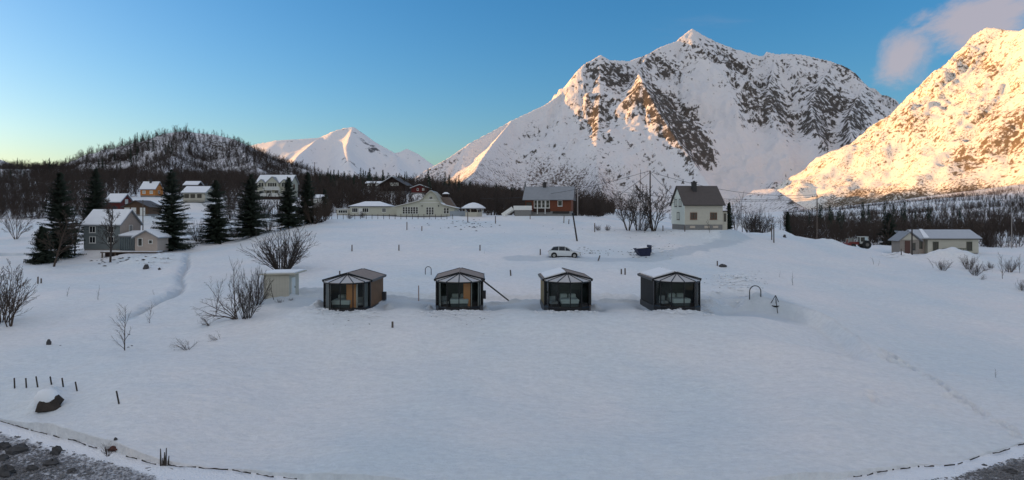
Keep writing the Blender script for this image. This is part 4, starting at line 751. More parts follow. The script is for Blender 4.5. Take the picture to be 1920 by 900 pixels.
def cabin(px, py, rz, label, side_l, side_r, roofsnow, curtains, orange, bedlabel, chairlabel, bedx=0.0):
    x, y, z = gp(px, py); y += 2.05; g = thing('glass_cabin', (x, y, z), R(rz), label, 'cabin', 'glass fronted cabins in a row on the terrace')
    H = 2.34; RD = 1.98; A = [R(a) for a in (-90, -60, -30, 0, 30, 60, 90)]; pt = [(RD * math.sin(a), -RD * math.cos(a)) for a in A]; D = 4.6; HR = 2.86
    fl = MB(); poly = [(p[0] * 1.03, p[1] * 1.03) for p in pt] + [(RD * 1.03, D), (-RD * 1.03, D)]
    fl.prism(poly, -.9, .12, 'z'); fl.build('base', BFR, g); MB().prism([(p[0] * .96, p[1] * .96) for p in pt] + [(RD * .96, D - .1), (-RD * .96, D - .1)], .123, .16, 'z').build('floor', FLR, g)
    MB().box(-RD, -RD + .08, .06, D, .123, H).build('side_wall', side_l, g); MB().box(RD - .08, RD, .06, D, .123, H).build('side_wall', side_r, g); MB().prism([(-RD + .09, .123), (RD - .09, .123), (RD - .09, H), (0, HR), (-RD + .09, H)], D - .08, D - .003, 'y').build('rear_wall', side_r, g)
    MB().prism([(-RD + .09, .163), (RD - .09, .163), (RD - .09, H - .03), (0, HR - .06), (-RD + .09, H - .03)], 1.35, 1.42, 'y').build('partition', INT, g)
    if orange: MB().box(orange[0], orange[1], -.62, -.54, .17, 2.25).build('plywood_panel', ORP, g); MB().box(orange[1] + .003, orange[1] + .12, -.64, -.54, .17, 2.25).build('pale_post', CURTW, g)
    fr = MB()
    for p in pt: fr.tube((p[0], p[1], .12), (p[0], p[1], H), .05, n=6)
    for a, b in zip(pt[:-1], pt[1:]):
        for zz, r in ((.17, .07), (H - .02, .075)): fr.tube((a[0], a[1], zz), (b[0], b[1], zz), r, n=6)
    for s in (-1, 1): fr.box(s * RD - .07, s * RD + .07, -.12, .055, .12, H + .02)
    fr.build('frame', BFR, g)
    for a, b in zip(pt[:-1], pt[1:]):
        k1, k2 = .03, .97; q = lambda t, s_: ((a[0] + (b[0] - a[0]) * t) * s_, (a[1] + (b[1] - a[1]) * t) * s_)
        MB().add([(*q(k1, .985), .22), (*q(k2, .985), .22), (*q(k2, .985), H - .08), (*q(k1, .985), H - .08)], [(0, 1, 2, 3)]).build('glass_pane', gl, g)
    ap = (0, -.02, HR + .02)
    for i, (a, b) in enumerate(zip(pt[:-1], pt[1:])):
        m = MB(); e = 1.03; lo = [(a[0] * e, a[1] * e, H + .03), (b[0] * e, b[1] * e, H + .03), ap]; m.add(lo + [(v[0], v[1], v[2] + .035) for v in lo], [(0, 2, 1), (3, 4, 5), (0, 1, 4, 3), (1, 2, 5, 4), (2, 0, 3, 5)]); m.build('roof_panel', ROOFP, g)
    for p in pt: MB().tube((p[0] * 1.05, p[1] * 1.05, H + .06), (0, -.02, HR + .07), .045, .04, 6).build('roof_rib', BFR, g)
    ro = MB(); o = .16; hs_ = (HR - H) / RD
    for s in (-1, 1): ro.slab((s * (RD + o), .02, H + .08 - o * hs_), (s * (RD + o), D + .25, H + .08 - o * hs_), (s * .001, D + .25, HR + .1), (s * .001, .02, HR + .1), .07)
    r0 = ro.build('roof', FELT, g); fa = MB()
    for s in (-1, 1):
        for yy in (-.045, D + .253): fa.slab((s * (RD + o + .03), yy, H - .03 - o * hs_), (s * (RD + o + .03), yy + .06, H - .03 - o * hs_), (s * .001, yy + .06, HR), (s * .001, yy, HR), .21)
        fa.box(s * (RD + o + .02) - .03, s * (RD + o + .02) + .03, .02, D + .25, H - .06, H + .14)
    fa.build('fascia', BFR, r0)
    for s in (-1, 1):
        if (roofsnow == 2) or (roofsnow == 1 and s == -1):
            sn = MB(); sn.slab((s * (RD - .02), .25, H + .18), (s * (RD - .02), D + .1, H + .18), (s * .12, D + .1, HR + .16), (s * .12, .3, HR + .16), .09); sn.build('snow_cover', SNOWR, r0)
    for i, m in curtains:
        a, b = pt[i], pt[i + 1]; c = MB(); N = 14
        for j in range(N):
            t0, t1 = .06 + .88 * j / N, .06 + .88 * (j + 1) / N; w0 = .93 - .02 * (j % 2); w1 = .93 - .02 * ((j + 1) % 2)
            f0 = [(a[0] + (b[0] - a[0]) * t0) * w0, (a[1] + (b[1] - a[1]) * t0) * w0]; f1 = [(a[0] + (b[0] - a[0]) * t1) * w1, (a[1] + (b[1] - a[1]) * t1) * w1]
            c.add([(*f0, .2), (*f1, .2), (*f1, 2.3), (*f0, 2.3), (f0[0] * .985, f0[1] * .985, .2), (f1[0] * .985, f1[1] * .985, .2), (f1[0] * .985, f1[1] * .985, 2.3), (f0[0] * .985, f0[1] * .985, 2.3)], [(0, 1, 2, 3), (7, 6, 5, 4), (0, 3, 7, 4), (1, 5, 6, 2)])
        c.build('curtain', m, g)
    MB().box(RD + .02, RD + .35, D - .5, D - .15, .2, .95).build('heat_pump', M('dark_grey_plastic', (.04, .04, .045), .5), g)
    # bed and chair stand inside
    ca, sa = math.cos(R(rz)), math.sin(R(rz)); wl = lambda u, v: (x + u * ca - v * sa, y + u * sa + v * ca, z + .16)
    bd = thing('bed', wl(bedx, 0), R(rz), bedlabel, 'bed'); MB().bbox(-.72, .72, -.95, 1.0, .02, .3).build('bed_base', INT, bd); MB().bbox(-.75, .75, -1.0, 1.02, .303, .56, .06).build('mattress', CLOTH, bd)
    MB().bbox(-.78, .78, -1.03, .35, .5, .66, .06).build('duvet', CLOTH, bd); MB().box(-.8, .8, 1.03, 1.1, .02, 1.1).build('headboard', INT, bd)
    for s in (-.38, .38): MB().bbox(s - .32, s + .32, .5, .95, .565, .95, .08).build('pillow', CLOTH, bd)
    ch = thing('armchair', wl(-1.25 if bedx >= 0 else 1.25, -.35), R(rz + 20), chairlabel, 'armchair'); fm_ = M('grey_upholstery', (.30, .30, .30), .9, .1, 5)
    MB().bbox(-.3, .3, -.3, .3, .22, .44, .05).build('seat', fm_, ch); MB().bbox(-.3, .3, .2, .33, .445, .85, .05).build('backrest', fm_, ch)
    for sx_ in (-.25, .25):
        for sy_ in (-.25, .25): MB().tube((sx_, sy_, 0), (sx_, sy_, .22), .02).build('leg', BFR, ch)
    return g
cabin(640, 585, -3, 'glass fronted cabin with brown board side and an orange panel inside, leftmost of the row', BLACKW, BRW, 0, [(1, CURT), (5, CURT)], (.1, .95), 'bed inside the leftmost glass cabin', 'armchair inside the leftmost glass cabin', -.3)
cabin(858, 583, 3, 'glass fronted cabin with a long pole leaning off its right corner, second from left', BLACKW, BRW, 0, [(0, CURTW), (5, CURTW)], (.35, .95), 'bed inside the cabin with the leaning pole', 'armchair inside the cabin with the leaning pole', 0)
cabin(1068, 583, 2, 'glass fronted cabin with yellowish brown left wall and snow on the left roof slope', WOODS, BLACKW, 1, [], None, 'bed with two pillows inside the cabin with the yellowish brown wall', 'armchair inside the cabin with the yellowish brown wall', .1)
cabin(1280, 582, 4, 'glass fronted cabin with a long black left wall and snowy roof, rightmost of the row', BLACKW, BLACKW, 2, [(5, CURT)], None, 'bed inside the rightmost glass cabin', 'armchair inside the rightmost glass cabin', .15)
# ------------------------------------------------------------------ car, tractor, skip
def car():
    x, y, z = gp(1059, 482); g = thing('car', (x, y + .8, z - .12), R(-5), 'white hatchback car parked half sunk in the snow on the track', 'car')
    paint = M('white_car_paint', (.60, .61, .61), .25, .03, 1, spec=.5); L2 = 2.15
    prof = [(-2.15, .55, .62), (-2.12, .95, .78), (-1.9, 1.02, .86), (-1.2, 1.0, .90), (0, .98, .91), (.9, .93, .91), (1.3, .88, .88), (1.85, .78, .80), (2.12, .62, .66)]; b = MB(); n = len(prof); vs = []
    for (u, zt, hw) in prof:
        vs += [(u, -hw, .28), (u, -hw - .02, .6 * zt + .05), (u, -hw + .06, zt), (u, hw - .06, zt), (u, hw + .02, .6 * zt + .05), (u, hw, .28)]
    fs = []
    for i in range(n - 1):
        for j in range(6): fs.append((i * 6 + j, i * 6 + (j + 1) % 6, (i + 1) * 6 + (j + 1) % 6, (i + 1) * 6 + j))
    fs += [tuple(range(5, -1, -1)), tuple(range((n - 1) * 6, n * 6))]; b.add(vs, fs); bo = b.build('body', paint, g, False)
    r = [(-1.95, 1.0, .80), (-1.55, 1.40, .62), (-.9, 1.50, .60), (.0, 1.48, .60), (.35, 1.38, .62), (1.05, .95, .78)]; c = MB(); vs = []; fs = []
    for (u, zt, hw) in r: vs += [(u, -.82, .96), (u, -hw, zt), (u, hw, zt), (u, .82, .96)]
    for i in range(5):
        for j in range(4): fs.append((i * 4 + j, i * 4 + (j + 1) % 4, (i + 1) * 4 + (j + 1) % 4, (i + 1) * 4 + j))
    fs += [(3, 2, 1, 0), (20, 21, 22, 23)]; c.add(vs, fs).build('window', DGLASS, g)
    rf = MB().slab((-1.5, -.56, 1.425), (-.85, -.56, 1.515), (-.85, .56, 1.515), (-1.5, .56, 1.425), .03).slab((-.848, -.56, 1.515), (.05, -.56, 1.49), (.05, .56, 1.49), (-.848, .56, 1.515), .03)
    for a, q in (((-1.9, 1.0), (-1.5, 1.42)), ((-.75, .98), (-.72, 1.5)), ((.12, .98), (.12, 1.47)), ((1.0, .97), (.3, 1.42))): rf.tube((a[0], -.83, a[1]), (q[0], -.61, q[1]), .035, n=5).tube((a[0], .83, a[1]), (q[0], .61, q[1]), .035, n=5)
    rf.build('roof', paint, g)
    ty = M('tyre_rubber', (.015, .015, .015), .8); ri = M('alloy', (.35, .35, .35), .3, metal=.8)
    for u in (-1.35, 1.35):
        for s in (-1, 1):
            wv = MB().tube((u, s * .78, .32), (u, s * .95, .32), .34, n=20).build('wheel', ty, g); k = MB().tube((u, s * .951, .32), (u, s * .965, .32), .2, n=10); k.build('rim', ri, wv)
            MB().tube((u, s * .80, .36), (u, s * .93, .36), .40, n=20).build('wheel_arch', BLACKM, g)
    for s in (-.55, .55): MB().bbox(2.0, 2.14, s - .16, s + .16, .60, .72, .02).build('headlight', PALEGL, g); MB().bbox(-2.17, -2.05, s - .16, s + .16, .75, .92, .02).build('tail_light', M('red_lens', (.3, .02, .02), .3), g)
    for s in (-1, 1): MB().bbox(.75, .9, s * .98 - .08, s * .98 + .08, .98, 1.1, .02).build('mirror', paint, g)
    MB().box(2.10, 2.17, -.6, .6, .32, .5).build('grille', BLACKM, g)
car()
def tractor():
    g = thing('tractor', P(1612, 475, 128), R(176), 'old red tractor with a pale cab and dark red snow blower parked by the bungalow', 'tractor'); red = M('worn_red_paint', (.16, .03, .025), .5, .4, 4); pal = M('pale_cab_paint', (.45, .45, .42), .5); ty = M('tractor_tyre', (.02, .02, .02), .85)
    g.location[2] = gz(g.location[0], g.location[1]) + .05
    MB().bbox(.2, 1.9, -.32, .32, .75, 1.3, .06).build('hood', red, g); MB().box(-1.3, .3, -.25, .25, .45, .95).build('chassis', TRIM, g)
    c = MB()
    for u in (-1.25, .15):
        for s in (-.62, .62): c.box(u - .05, u + .05, s - .05, s + .05, .95, 2.2)
    c.box(-1.35, .25, -.72, .72, 2.203, 2.32).box(-1.3, .2, -.62, -.57, .95, 1.35).box(-1.3, .2, .57, .62, .95, 1.35); c.build('cab', pal, g)
    MB().box(-1.2, .1, -.56, .56, 1.36, 2.18).build('cab_glass', gl, g)
    for u, r, w_ in ((-.95, .78, .4), (1.5, .48, .28)):
        for s in (-1, 1):
            wv = MB().tube((u, s * .62, r), (u, s * (.62 + w_), r), r, n=20).build('wheel', ty, g); MB().tube((u, s * (.622 + w_), r), (u, s * (.66 + w_), r), r * .4, n=14).build('rim', M('dull_rim', (.14, .13, .12), .6), wv)
    MB().prism([(1.98, .1), (2.9, .1), (2.9, .35), (2.7, 1.1), (2.1, 1.1)], -1.2, 1.2, 'y').build('snow_blower', red, g); MB().tube((2.4, 0, 1.1), (2.3, 0, 1.8), .14, .1).build('chute', red, g)
    MB().tube((1.2, -.2, 1.3), (1.2, -.2, 2.0), .04).build('exhaust', TRIM, g); MB().bbox(-.8, -.3, -.25, .25, .96, 1.5, .05).build('seat', TRIM, g)
tractor()
x, y, z = gp(1207, 481); g = thing('skip', (x, y + .7, z), R(10), 'dark blue waste skip standing open in churned snow', 'skip'); bl = M('dark_blue_paint', (.010, .014, .045), .5, .3, 3)
k = MB(); o4 = [(-.55, .05), (.95, .05), (1.2, 1.35), (-1.25, 1.15)]; k.prism(o4, -.7, .7, 'y'); k.build('body', bl, g); MB().box(.98, 1.16, -.74, .74, .6, 1.75).build('end_board', bl, g)
MB().tube((-1.28, -.72, 1.17), (1.2, -.72, 1.38), .05).tube((-1.28, .72, 1.17), (1.2, .72, 1.38), .05).build('rim', BLACKM, g); MB().prism([(-.5, .3), (-.4, .3), (-.55, 1.1), (-.65, 1.1)], -.76, -.703, 'y').prism([(.3, .2), (.42, .2), (.46, 1.2), (.34, 1.2)], -.76, -.703, 'y').build('rib', bl, g)
MB().ball((0, 0, 1.2), (1.0, .6, .28), 12, .15, 3).build('snow_load', SNOWR, g)
g.scale = (.88, .88, .88)
# ------------------------------------------------------------------ poles, wires, posts, hoops, tripod
WD = M('grey_weathered_wood', (.11, .085, .07), .85, .3, 6, .5); WDD = M('dark_tarred_wood', (.045, .035, .03), .8, .3, 6); WDP = M('pale_pole', (.36, .32, .30), .8, .15, 4)
POLE = {}
def pole(key, px, pb, ptop, Y, label, arm=0, r=.12, m=WD, lean=0, armz=.4, braces=False):
    x = (px - 960) / F * Y; zb = gz(x, Y); zt = HC + (HY - ptop) / F * Y; hh = zt - zb
    g = thing('utility_pole', (x, Y, zb), 0, label, 'pole'); MB().tube((0, 0, -.8), (lean, 0, hh), r, r * .7, 8).build('shaft', m, g)
    if arm: 
        MB().box(lean - arm, lean + arm, -.09 - r, -r, hh - armz - .1, hh - armz).build('crossarm', m, g)
        for s in (-1, 0, 1): MB().lathe([(.05, 0), (.07, .08), (.04, .18)], (lean + s * arm * .9, -.05 - r, hh - armz + .003), 6).build('insulator', BLACKM, g)
    POLE[key] = (x + lean, Y, zt); return g
pole('mid', 1219, 432, 320, 119, 'tall dark utility pole rising from the bare round tree left of the white house', 0, .15, WDD)
pole('thin', 1201, 430, 318, 135, 'thin grey mast just left of the tall pole by the bare tree', 0, .06, WD)
pole('mast', 1083, 405, 338, 152, 'pale straight pole standing right of the rust red house', 0, .14, WDP)
pole('r1', 1532, 450, 365, 142, 'utility pole with a crossarm on the snowy rise in the valley gap', 1.2, .14, WD)
pole('r2', 1710, 494, 394, 116, 'dark utility pole standing in front of the pale bungalow', .5, .13, WDD)
pole('r3', 1897, 470, 400, 150, 'slim pale pole at the far right edge before the birch wood', 0, .08, WDP)
pole('l1', 268, 432, 375, 150, 'grey pole standing in the snow behind the glazed veranda', 0, .13, WD)
pole('l2', 632, 372, 339, 260, 'grey pole with a short crossarm in the dark wood right of the villa', 1.2, .22, WD)
pole('l3', 590, 345, 304, 330, 'tall thin pole with a small crossarm against the distant snow peak', 1.3, .18, WDD)
pole('l4', 584, 365, 318, 230, 'tall slim pole right beside the villa gable', 0, .13, WD)
pole('l5', 805, 405, 365, 170, 'short pole leaning in the wood edge behind the hall', 0, .1, WDD)
x, y, z = gp(1083, 452); g = thing('leaning_pole', (x, y, z), 0, 'dark leaning pole with a knob standing before the rust red house', 'pole'); MB().tube((0, 0, -.5), (-.75, 0, 4.3), .14, .11).build('shaft', WDD, g); MB().ball((-.75, -.15, 4.3), (.25, .2, .25), 8).build('knob', BLACKM, g)
def cable(a, b, sag, label, r=.034):
    pts = []
    for i in range(25): t = i / 24; p = [a[k] + (b[k] - a[k]) * t for k in range(3)]; p[2] -= sag * 4 * t * (1 - t); pts.append(p)
    tag(MB().path(pts, r, 4).build('overhead_cable', BLACKM), label, 'cable')
A = POLE['mid']
cable(A, P(900, 372, 175), 1.5, 'overhead cable sloping left from the tall pole across the rust red house roof')
cable((A[0], A[1], A[2] - .2), POLE['r1'], 1.6, 'overhead cable from the tall pole above the white house roof to the crossarm pole')
cable((A[0], A[1], A[2] - .3), P(1146, 376, 124), .1, 'short stay cable sloping down left from the tall pole')
cable((A[0], A[1], A[2] - .3), P(1258, 362, 116), .1, 'short service cable from the tall pole to the white house gable')
cable(P(1083, 345, 152), P(1532, 373, 142), 1.8, 'long low overhead cable crossing behind the white house')
cable((POLE['r1'][0] + .8, POLE['r1'][1], POLE['r1'][2] - .3), POLE['r2'], 1.2, 'overhead cable from the crossarm pole to the dark pole before the bungalow')
cable((POLE['r1'][0] - .8, POLE['r1'][1], POLE['r1'][2] - .5), P(1255, 362, 150), 1.0, 'lower cable running left from the crossarm pole')
def post(px, py, hpx, lean, label, name='post', r=.09, m=WD, cat='post', group='short marker posts in the snow'):
    x, y, z = gp(px, py); hh = hpx / F * y; o = MB().tube((0, 0, -.3), (lean * hh, .02, hh), r, r * .9, 7).build(name, m); o.location = (x, y, z); tag(o, label, cat, group); return o
for q in [(660, 471, 12, 0, 'short marker post in the upper field right of the spruces'), (748, 470, 11, 0, 'short marker post in the middle of the upper field'), (900, 470, 11, 0, 'short marker post beside a bent twig in the upper field'),
          (1013, 478, 11, 0, 'short marker post just left of the car'), (958, 517, 11, -.1, 'short marker post behind the leaning pole cabin to the right'), (637, 518, 10, 0, 'small post poking up behind the leftmost cabin roof'),
          (736, 614, 11, 0, 'lone black stub post in the slope below the leftmost cabin'), (1165, 514, 10, 0, 'left post of the pair behind the two right cabins'), (1172, 515, 12, 0, 'right post of the pair behind the two right cabins'),
          (1120, 489, 10, .5, 'tilted stub post right of the car'), (1345, 498, 9, 0, 'stub post beside a dark lump right of the skip'), (71, 532, 13, 0, 'left post of the close pair below the dark spruces'), (77, 531, 9, 0, 'right shorter post of the close pair below the dark spruces'),
          (877, 417, 20, 0, 'thin tall post before the gazebo'), (929, 419, 14, 0, 'grey stub post right of the gazebo'), (994, 411, 9, 0, 'small post below the white porch stair'), (1057, 418, 14, .05, 'upright stake before the rust red house'),
          (1066, 420, 9, .1, 'small tilted stake before the rust red house'), (1115, 435, 17, 0, 'dark upright stake left of the dark hedge'), (763, 431, 15, 0, 'thin stake in the field before the hall windows'), (791, 433, 9, 0, 'small stake in the field below the hall gable'),
          (1243, 433, 10, 0, 'dark green stub at the foot of the white gable'), (1284, 434, 10, 0, 'corner stub at the front of the white house'), (1690, 478, 12, 0, 'small stake left of the bungalow entrance')]: post(*q)
for q in [(1447, 450, 30, 0, 'left tall post of the pair on the snowy rise'), (1451, 455, 32, 0, 'right tall post of the pair on the snowy rise')]: post(*q, r=.1, m=WD, group='pair of tall posts')
for q in [(28, 728, 19, -.1, 'fence stake first from the left near the beach'), (50, 727, 18, -.12, 'fence stake second from the left near the beach'), (72, 726, 20, -.25, 'fence stake third from the left near the beach'),
          (98, 721, 15, -.3, 'tilted fence stake in dry grass behind the snowy boulder'), (120, 726, 17, -.25, 'tilted fence stake amid dry grass right of the boulder'), (146, 733, 17, -.3, 'tilted fence stake ending the row in a grass tuft'), (225, 757, 24, -.3, 'lone leaning stake right of the snowy boulder')]: post(*q, name='fence_stake', r=.05, m=WDD, cat='stake', group='leaning stakes near the beach')
x, y, z = gp(785, 564); o = MB().tube((0, 0, -.3), (0, 0, 1.45), .05).build('snow_pole', M('faded_orange_pole', (.34, .25, .22), .7)); o.location = (x, y, z); tag(o, 'thin pale snow pole between the two left cabins', 'pole')
x, y, z = gp(955, 564); x2, y2, _ = P(902, 524, 55.5); o = MB().tube((0, 0, 0), (x2 - x, 56.6 - y, HC + (HY - 524) / F * 56.6 - z), .07, .07).build('ladder_beam', WDD); o.location = (x, y, z); tag(o, 'long dark beam leaning from a cabin eave down to the snow', 'beam')
def hoop(px, py, wpx, hpx, label):
    x, y, z = gp(px, py); w_ = wpx / F * y / 2; hh = hpx / F * y; pts = [(-w_, 0, -.2)] + [(-w_ * math.cos(t), 0, hh - w_ + w_ * math.sin(t)) for t in np.linspace(0, math.pi, 12)] + [(w_, 0, -.2)]
    o = MB().path(pts, .045, 6).build('hoop', BLACKM); o.location = (x, y, z); tag(o, label, 'hoop')
hoop(803, 515, 11, 15, 'small bent metal hoop standing in the snow behind the second cabin'); hoop(1416, 558, 21, 22, 'wide black metal arch standing right of the cabins')
x, y, z = gp(1459, 584); g = thing('fire_tripod', (x, y + .6, z), 0, 'black three legged cooking tripod on the terrace', 'tripod'); tp = (0, 0, 1.45)
for a in (-100, 20, 150): MB().tube((.85 * math.cos(R(a)), .85 * math.sin(R(a)), -.1), tp, .035, .03).build('leg', BLACKM, g)
MB().tube((0, 0, 1.4), (0, 0, .5), .012).build('chain', BLACKM, g); o = MB().lathe([(.05, 0), (.28, .06), (.38, .2), (.36, .22), (.05, .1)], n=14).build('fire_bowl', BLACKM); o.location = (x, y + .6, z + .3); tag(o, 'dark round fire bowl hanging in the tripod', 'fire bowl')
# fence before the hall
g = thing('fence', gp(640, 411), 0, 'long low wire fence on thin posts along the snowy crest before the hall', 'fence'); ox, oy, oz = g.location; tops_ = []
for px in np.arange(622, 850, 10.8):
    x, y, z = gp(px, 411); MB().tube((x - ox, y - oy, z - oz - .3), (x - ox, y - oy, z - oz + 1.05), .055, n=5).build('post', WDD, g); tops_.append((x - ox, y - oy, z - oz + .9))
MB().path(tops_, .012, 4).path([(a, b, c - .45) for a, b, c in tops_], .012, 4).build('wire', BLACKM, g)
# ------------------------------------------------------------------ trees and shrubs
BARK = M('dark_bark', (.055, .042, .036), .9, .35, 6); BARKB = M('brown_twigs', (.075, .052, .040), .9, .35, 4); BARKG = M('grey_birch_twigs', (.085, .072, .068), .9, .3, 4); NEEDLE = M('spruce_needles', (.020, .028, .018), .8, .5, 1.2)
WOODM = M('leafless_wood', (.056, .039, .031), .9, .6, .12)
def crs(a, b): return np.array((a[1] * b[2] - a[2] * b[1], a[2] * b[0] - a[0] * b[2], a[0] * b[1] - a[1] * b[0]))
def nrm(a): return a / (math.sqrt(a[0] * a[0] + a[1] * a[1] + a[2] * a[2]) + 1e-9)
def grow(rnd, V, Fc, p, d, ln, r, depth, par, sides=3):
    # one limb as a bent tapering tube, then its side limbs
    seg = par['seg'][min(par['top'] - depth, len(par['seg']) - 1)]; pts = [np.array(p, float)]; dd = np.array(d, float); dd /= np.linalg.norm(dd)
    for i in range(seg):
        dd = dd + np.array([rnd.gauss(0, par['bend']), rnd.gauss(0, par['bend']), rnd.gauss(0, par['bend']) + par['up']]); dd = nrm(dd); pts.append(pts[-1] + dd * ln / seg)
    base = None
    for i, q in enumerate(pts):
        t = dd if i == 0 else pts[i] - pts[i - 1]; t = nrm(t); u = nrm(crs(t, (.3, .5, .8))); v = crs(t, u); rr = r * (1 - .72 * i / seg); n0 = len(V)
        for k_ in range(sides): a = 2 * math.pi * k_ / sides; V.append(tuple(q + (u * math.cos(a) + v * math.sin(a)) * rr))
        if base is not None:
            for k_ in range(sides): k2 = (k_ + 1) % sides; Fc.append((base + k_, base + k2, n0 + k2)); Fc.append((base + k_, n0 + k2, n0 + k_))
        base = n0
    if depth <= 0: return
    nb = par['nb'][min(par['top'] - depth, len(par['nb']) - 1)]
    for i in range(nb):
        t = par['from'] + (1 - par['from']) * (i + rnd.random()) / nb; j = min(int(t * seg), seg - 1); q = pts[j] + (pts[j + 1] - pts[j]) * (t * seg - j)
        ax = pts[j + 1] - pts[j]; ax /= np.linalg.norm(ax); o = np.array([rnd.gauss(0, 1), rnd.gauss(0, 1), rnd.gauss(0, .6)]); o -= ax * o.dot(ax); o /= np.linalg.norm(o) + 1e-9
        nd = ax * math.cos(par['ang']) + o * math.sin(par['ang']); grow(rnd, V, Fc, q, nd, ln * par['ratio'] * (1.15 - .6 * t) * rnd.uniform(.7, 1.2), max(r * (1 - .6 * t) * .5, par['rmin']), depth - 1, par)
def bare_mesh(name, seed, h, kind):
    rnd = random.Random(seed); V = []; Fc = []
    if kind == 'tree': grow(rnd, V, Fc, (0, 0, -.3), (0, 0, 1), h * .95, h * .018, 3, dict(seg=[7, 4, 3, 2], nb=[18, 9, 7], bend=.08, up=.05, top=3, ratio=.42, ang=.75, rmin=h * .0026, **{'from': .22}), 4)
    elif kind == 'multi':
        for i in range(5): a = i * 1.3 + rnd.random(); grow(rnd, V, Fc, (math.cos(a) * h * .02, math.sin(a) * h * .02, -.3), (math.cos(a) * .33, math.sin(a) * .33, 1), h * rnd.uniform(.75, 1), h * .013, 3, dict(seg=[6, 4, 2, 2], nb=[12, 8, 5], bend=.08, up=.05, top=3, ratio=.36, ang=.6, rmin=h * .0028, **{'from': .2}))
    elif kind in ('shrub', 'bigshrub'):
        for i in range(46 if kind == 'bigshrub' else 24): a = rnd.random() * 6.28; s = rnd.uniform(.1, .95); grow(rnd, V, Fc, (math.cos(a) * h * .08, math.sin(a) * h * .08, -.2), (math.cos(a) * s, math.sin(a) * s, 1), h * rnd.uniform(.6, 1), h * .011, 2, dict(seg=[5, 3, 2], nb=[8, 5], bend=.1, up=.04, top=2, ratio=.38, ang=.55, rmin=h * .0035, **{'from': .2}))
    elif kind == 'sapling': grow(rnd, V, Fc, (0, 0, -.2), (.05, 0, 1), h, h * .013, 2, dict(seg=[6, 4, 2], nb=[13, 6], bend=.06, up=.08, top=2, ratio=.42, ang=.6, rmin=h * .0025, **{'from': .1}))
    elif kind == 'arch':                              # thrown over by snow, twigs leaning one way
        for i in range(7): grow(rnd, V, Fc, (rnd.uniform(-.1, .1) * h, 0, -.1), (-1.2 + rnd.gauss(0, .5), rnd.gauss(0, .3), .7), h * rnd.uniform(.7, 1.2), h * .014, 2, dict(seg=[5, 3, 2], nb=[7, 5], bend=.14, up=.0, top=2, ratio=.4, ang=.7, rmin=h * .003, **{'from': .2}))
    elif kind == 'twig': grow(rnd, V, Fc, (0, 0, -.1), (.2, 0, 1), h, h * .02, 1, dict(seg=[4, 2], nb=[5], bend=.12, up=.03, top=1, ratio=.4, ang=.6, rmin=h * .006, **{'from': .2}))
    elif kind == 'far':
        grow(rnd, V, Fc, (0, 0, -.3), (0, 0, 1), h * .95, h * .014, 2, dict(seg=[4, 2, 1], nb=[14, 6], bend=.07, up=.04, top=2, ratio=.38, ang=.6, rmin=h * .0065, **{'from': .18}))
    return np_mesh(name, np.array(V), np.array(Fc), False)
def spruce(seed, h, wid, dens=1.0):
    rnd = random.Random(seed); tr = MB().tube((0, 0, -.5), (0, 0, h * .97), h * .016, h * .003, 8); V = []; Fc = []
    lv = int(h * 3.6 * dens)
    for i in range(lv):
        t = (i + rnd.random() * .8) / lv; z = h * (.05 + .94 * t); rad = wid / 2 * (1 - t) ** .62 * rnd.uniform(.7, 1.15) + .12; nb = int(7 + 5 * (1 - t)); a0 = rnd.random() * 6.28
        for k_ in range(nb):
            if rnd.random() < .08: continue
            a = a0 + k_ * 6.283 / nb + rnd.uniform(-.25, .25); zb_ = z; ca, sa = math.cos(a), math.sin(a); z = zb_ + rnd.uniform(-.22, .22); ln = rad * rnd.uniform(.6, 1.15); dr = -.28 * (1 - t) + .15 * t + rnd.uniform(-.1, .1); steps = max(3, int(ln / .22))
            for s_ in range(steps):
                u = (s_ + .5) / steps; cx_, cy_ = ca * ln * u, sa * ln * u; cz = z + ln * (dr * u + .16 * u * u) ; wsz = (.34 * (1 - u) + .16) * (.6 + .3 * ln / (wid / 2 + .1)) 
                for q in range(6):
                    b = a + rnd.choice((-1, 1)) * rnd.uniform(.4, 1.3); l2 = wsz * rnd.uniform(.7, 1.5); ex, ey, ez = cx_ + math.cos(b) * l2, cy_ + math.sin(b) * l2, cz - l2 * rnd.uniform(.0, 1.1)
                    n0 = len(V); w2 = .08 + .05 * rnd.random(); V += [(cx_ - sa * w2, cy_ + ca * w2, cz + w2), (cx_ + sa * w2, cy_ - ca * w2, cz - w2 * .6), (ex, ey, ez)]; Fc.append((n0, n0 + 1, n0 + 2))
    return tr, np_mesh('crown', np.array(V), np.array(Fc), False)
def put_spruce(px, pb, pt_, Y, wpx, label, seed, lean=0, dens=1.0):
    x = (px - 960) / F * Y; z = gz(x, Y); hh = (HC + (HY - pt_) / F * Y) - z; g = thing('spruce_tree', (x, Y, z), R(seed * 40), label, 'spruce', 'dark spruces around the upper houses'); tr, me = spruce(seed, hh, wpx * 1.16 / F * Y, dens * 1.3); tr.build('trunk', BARK, g); link('crown', me, NEEDLE, g); g.rotation_euler[1] = R(lean)
put_spruce(113, 490, 322, 112, 76, 'tall dark spruce at the left beside the bent small spruce', 1)
put_spruce(80, 505, 424, 106, 52, 'short bushy dark spruce leaning left before the leftmost tall spruce', 2, 0, 1.3)
put_spruce(180, 430, 317, 150, 62, 'tall spruce rising behind the ridge of the grey house', 3)
put_spruce(322, 468, 318, 119, 74, 'broad dark spruce just right of the beige annex', 4)
put_spruce(405, 457, 337, 126, 62, 'dark spruce between the low beige house and the villa', 5)
put_spruce(471, 455, 330, 126, 74, 'broad dark spruce in front of the villa left dormer', 6)
put_spruce(541, 455, 332, 128, 52, 'slim dark spruce in front of the villa gable wall', 7)
put_spruce(577, 452, 325, 131, 44, 'narrowest tall dark spruce right of the villa', 8)
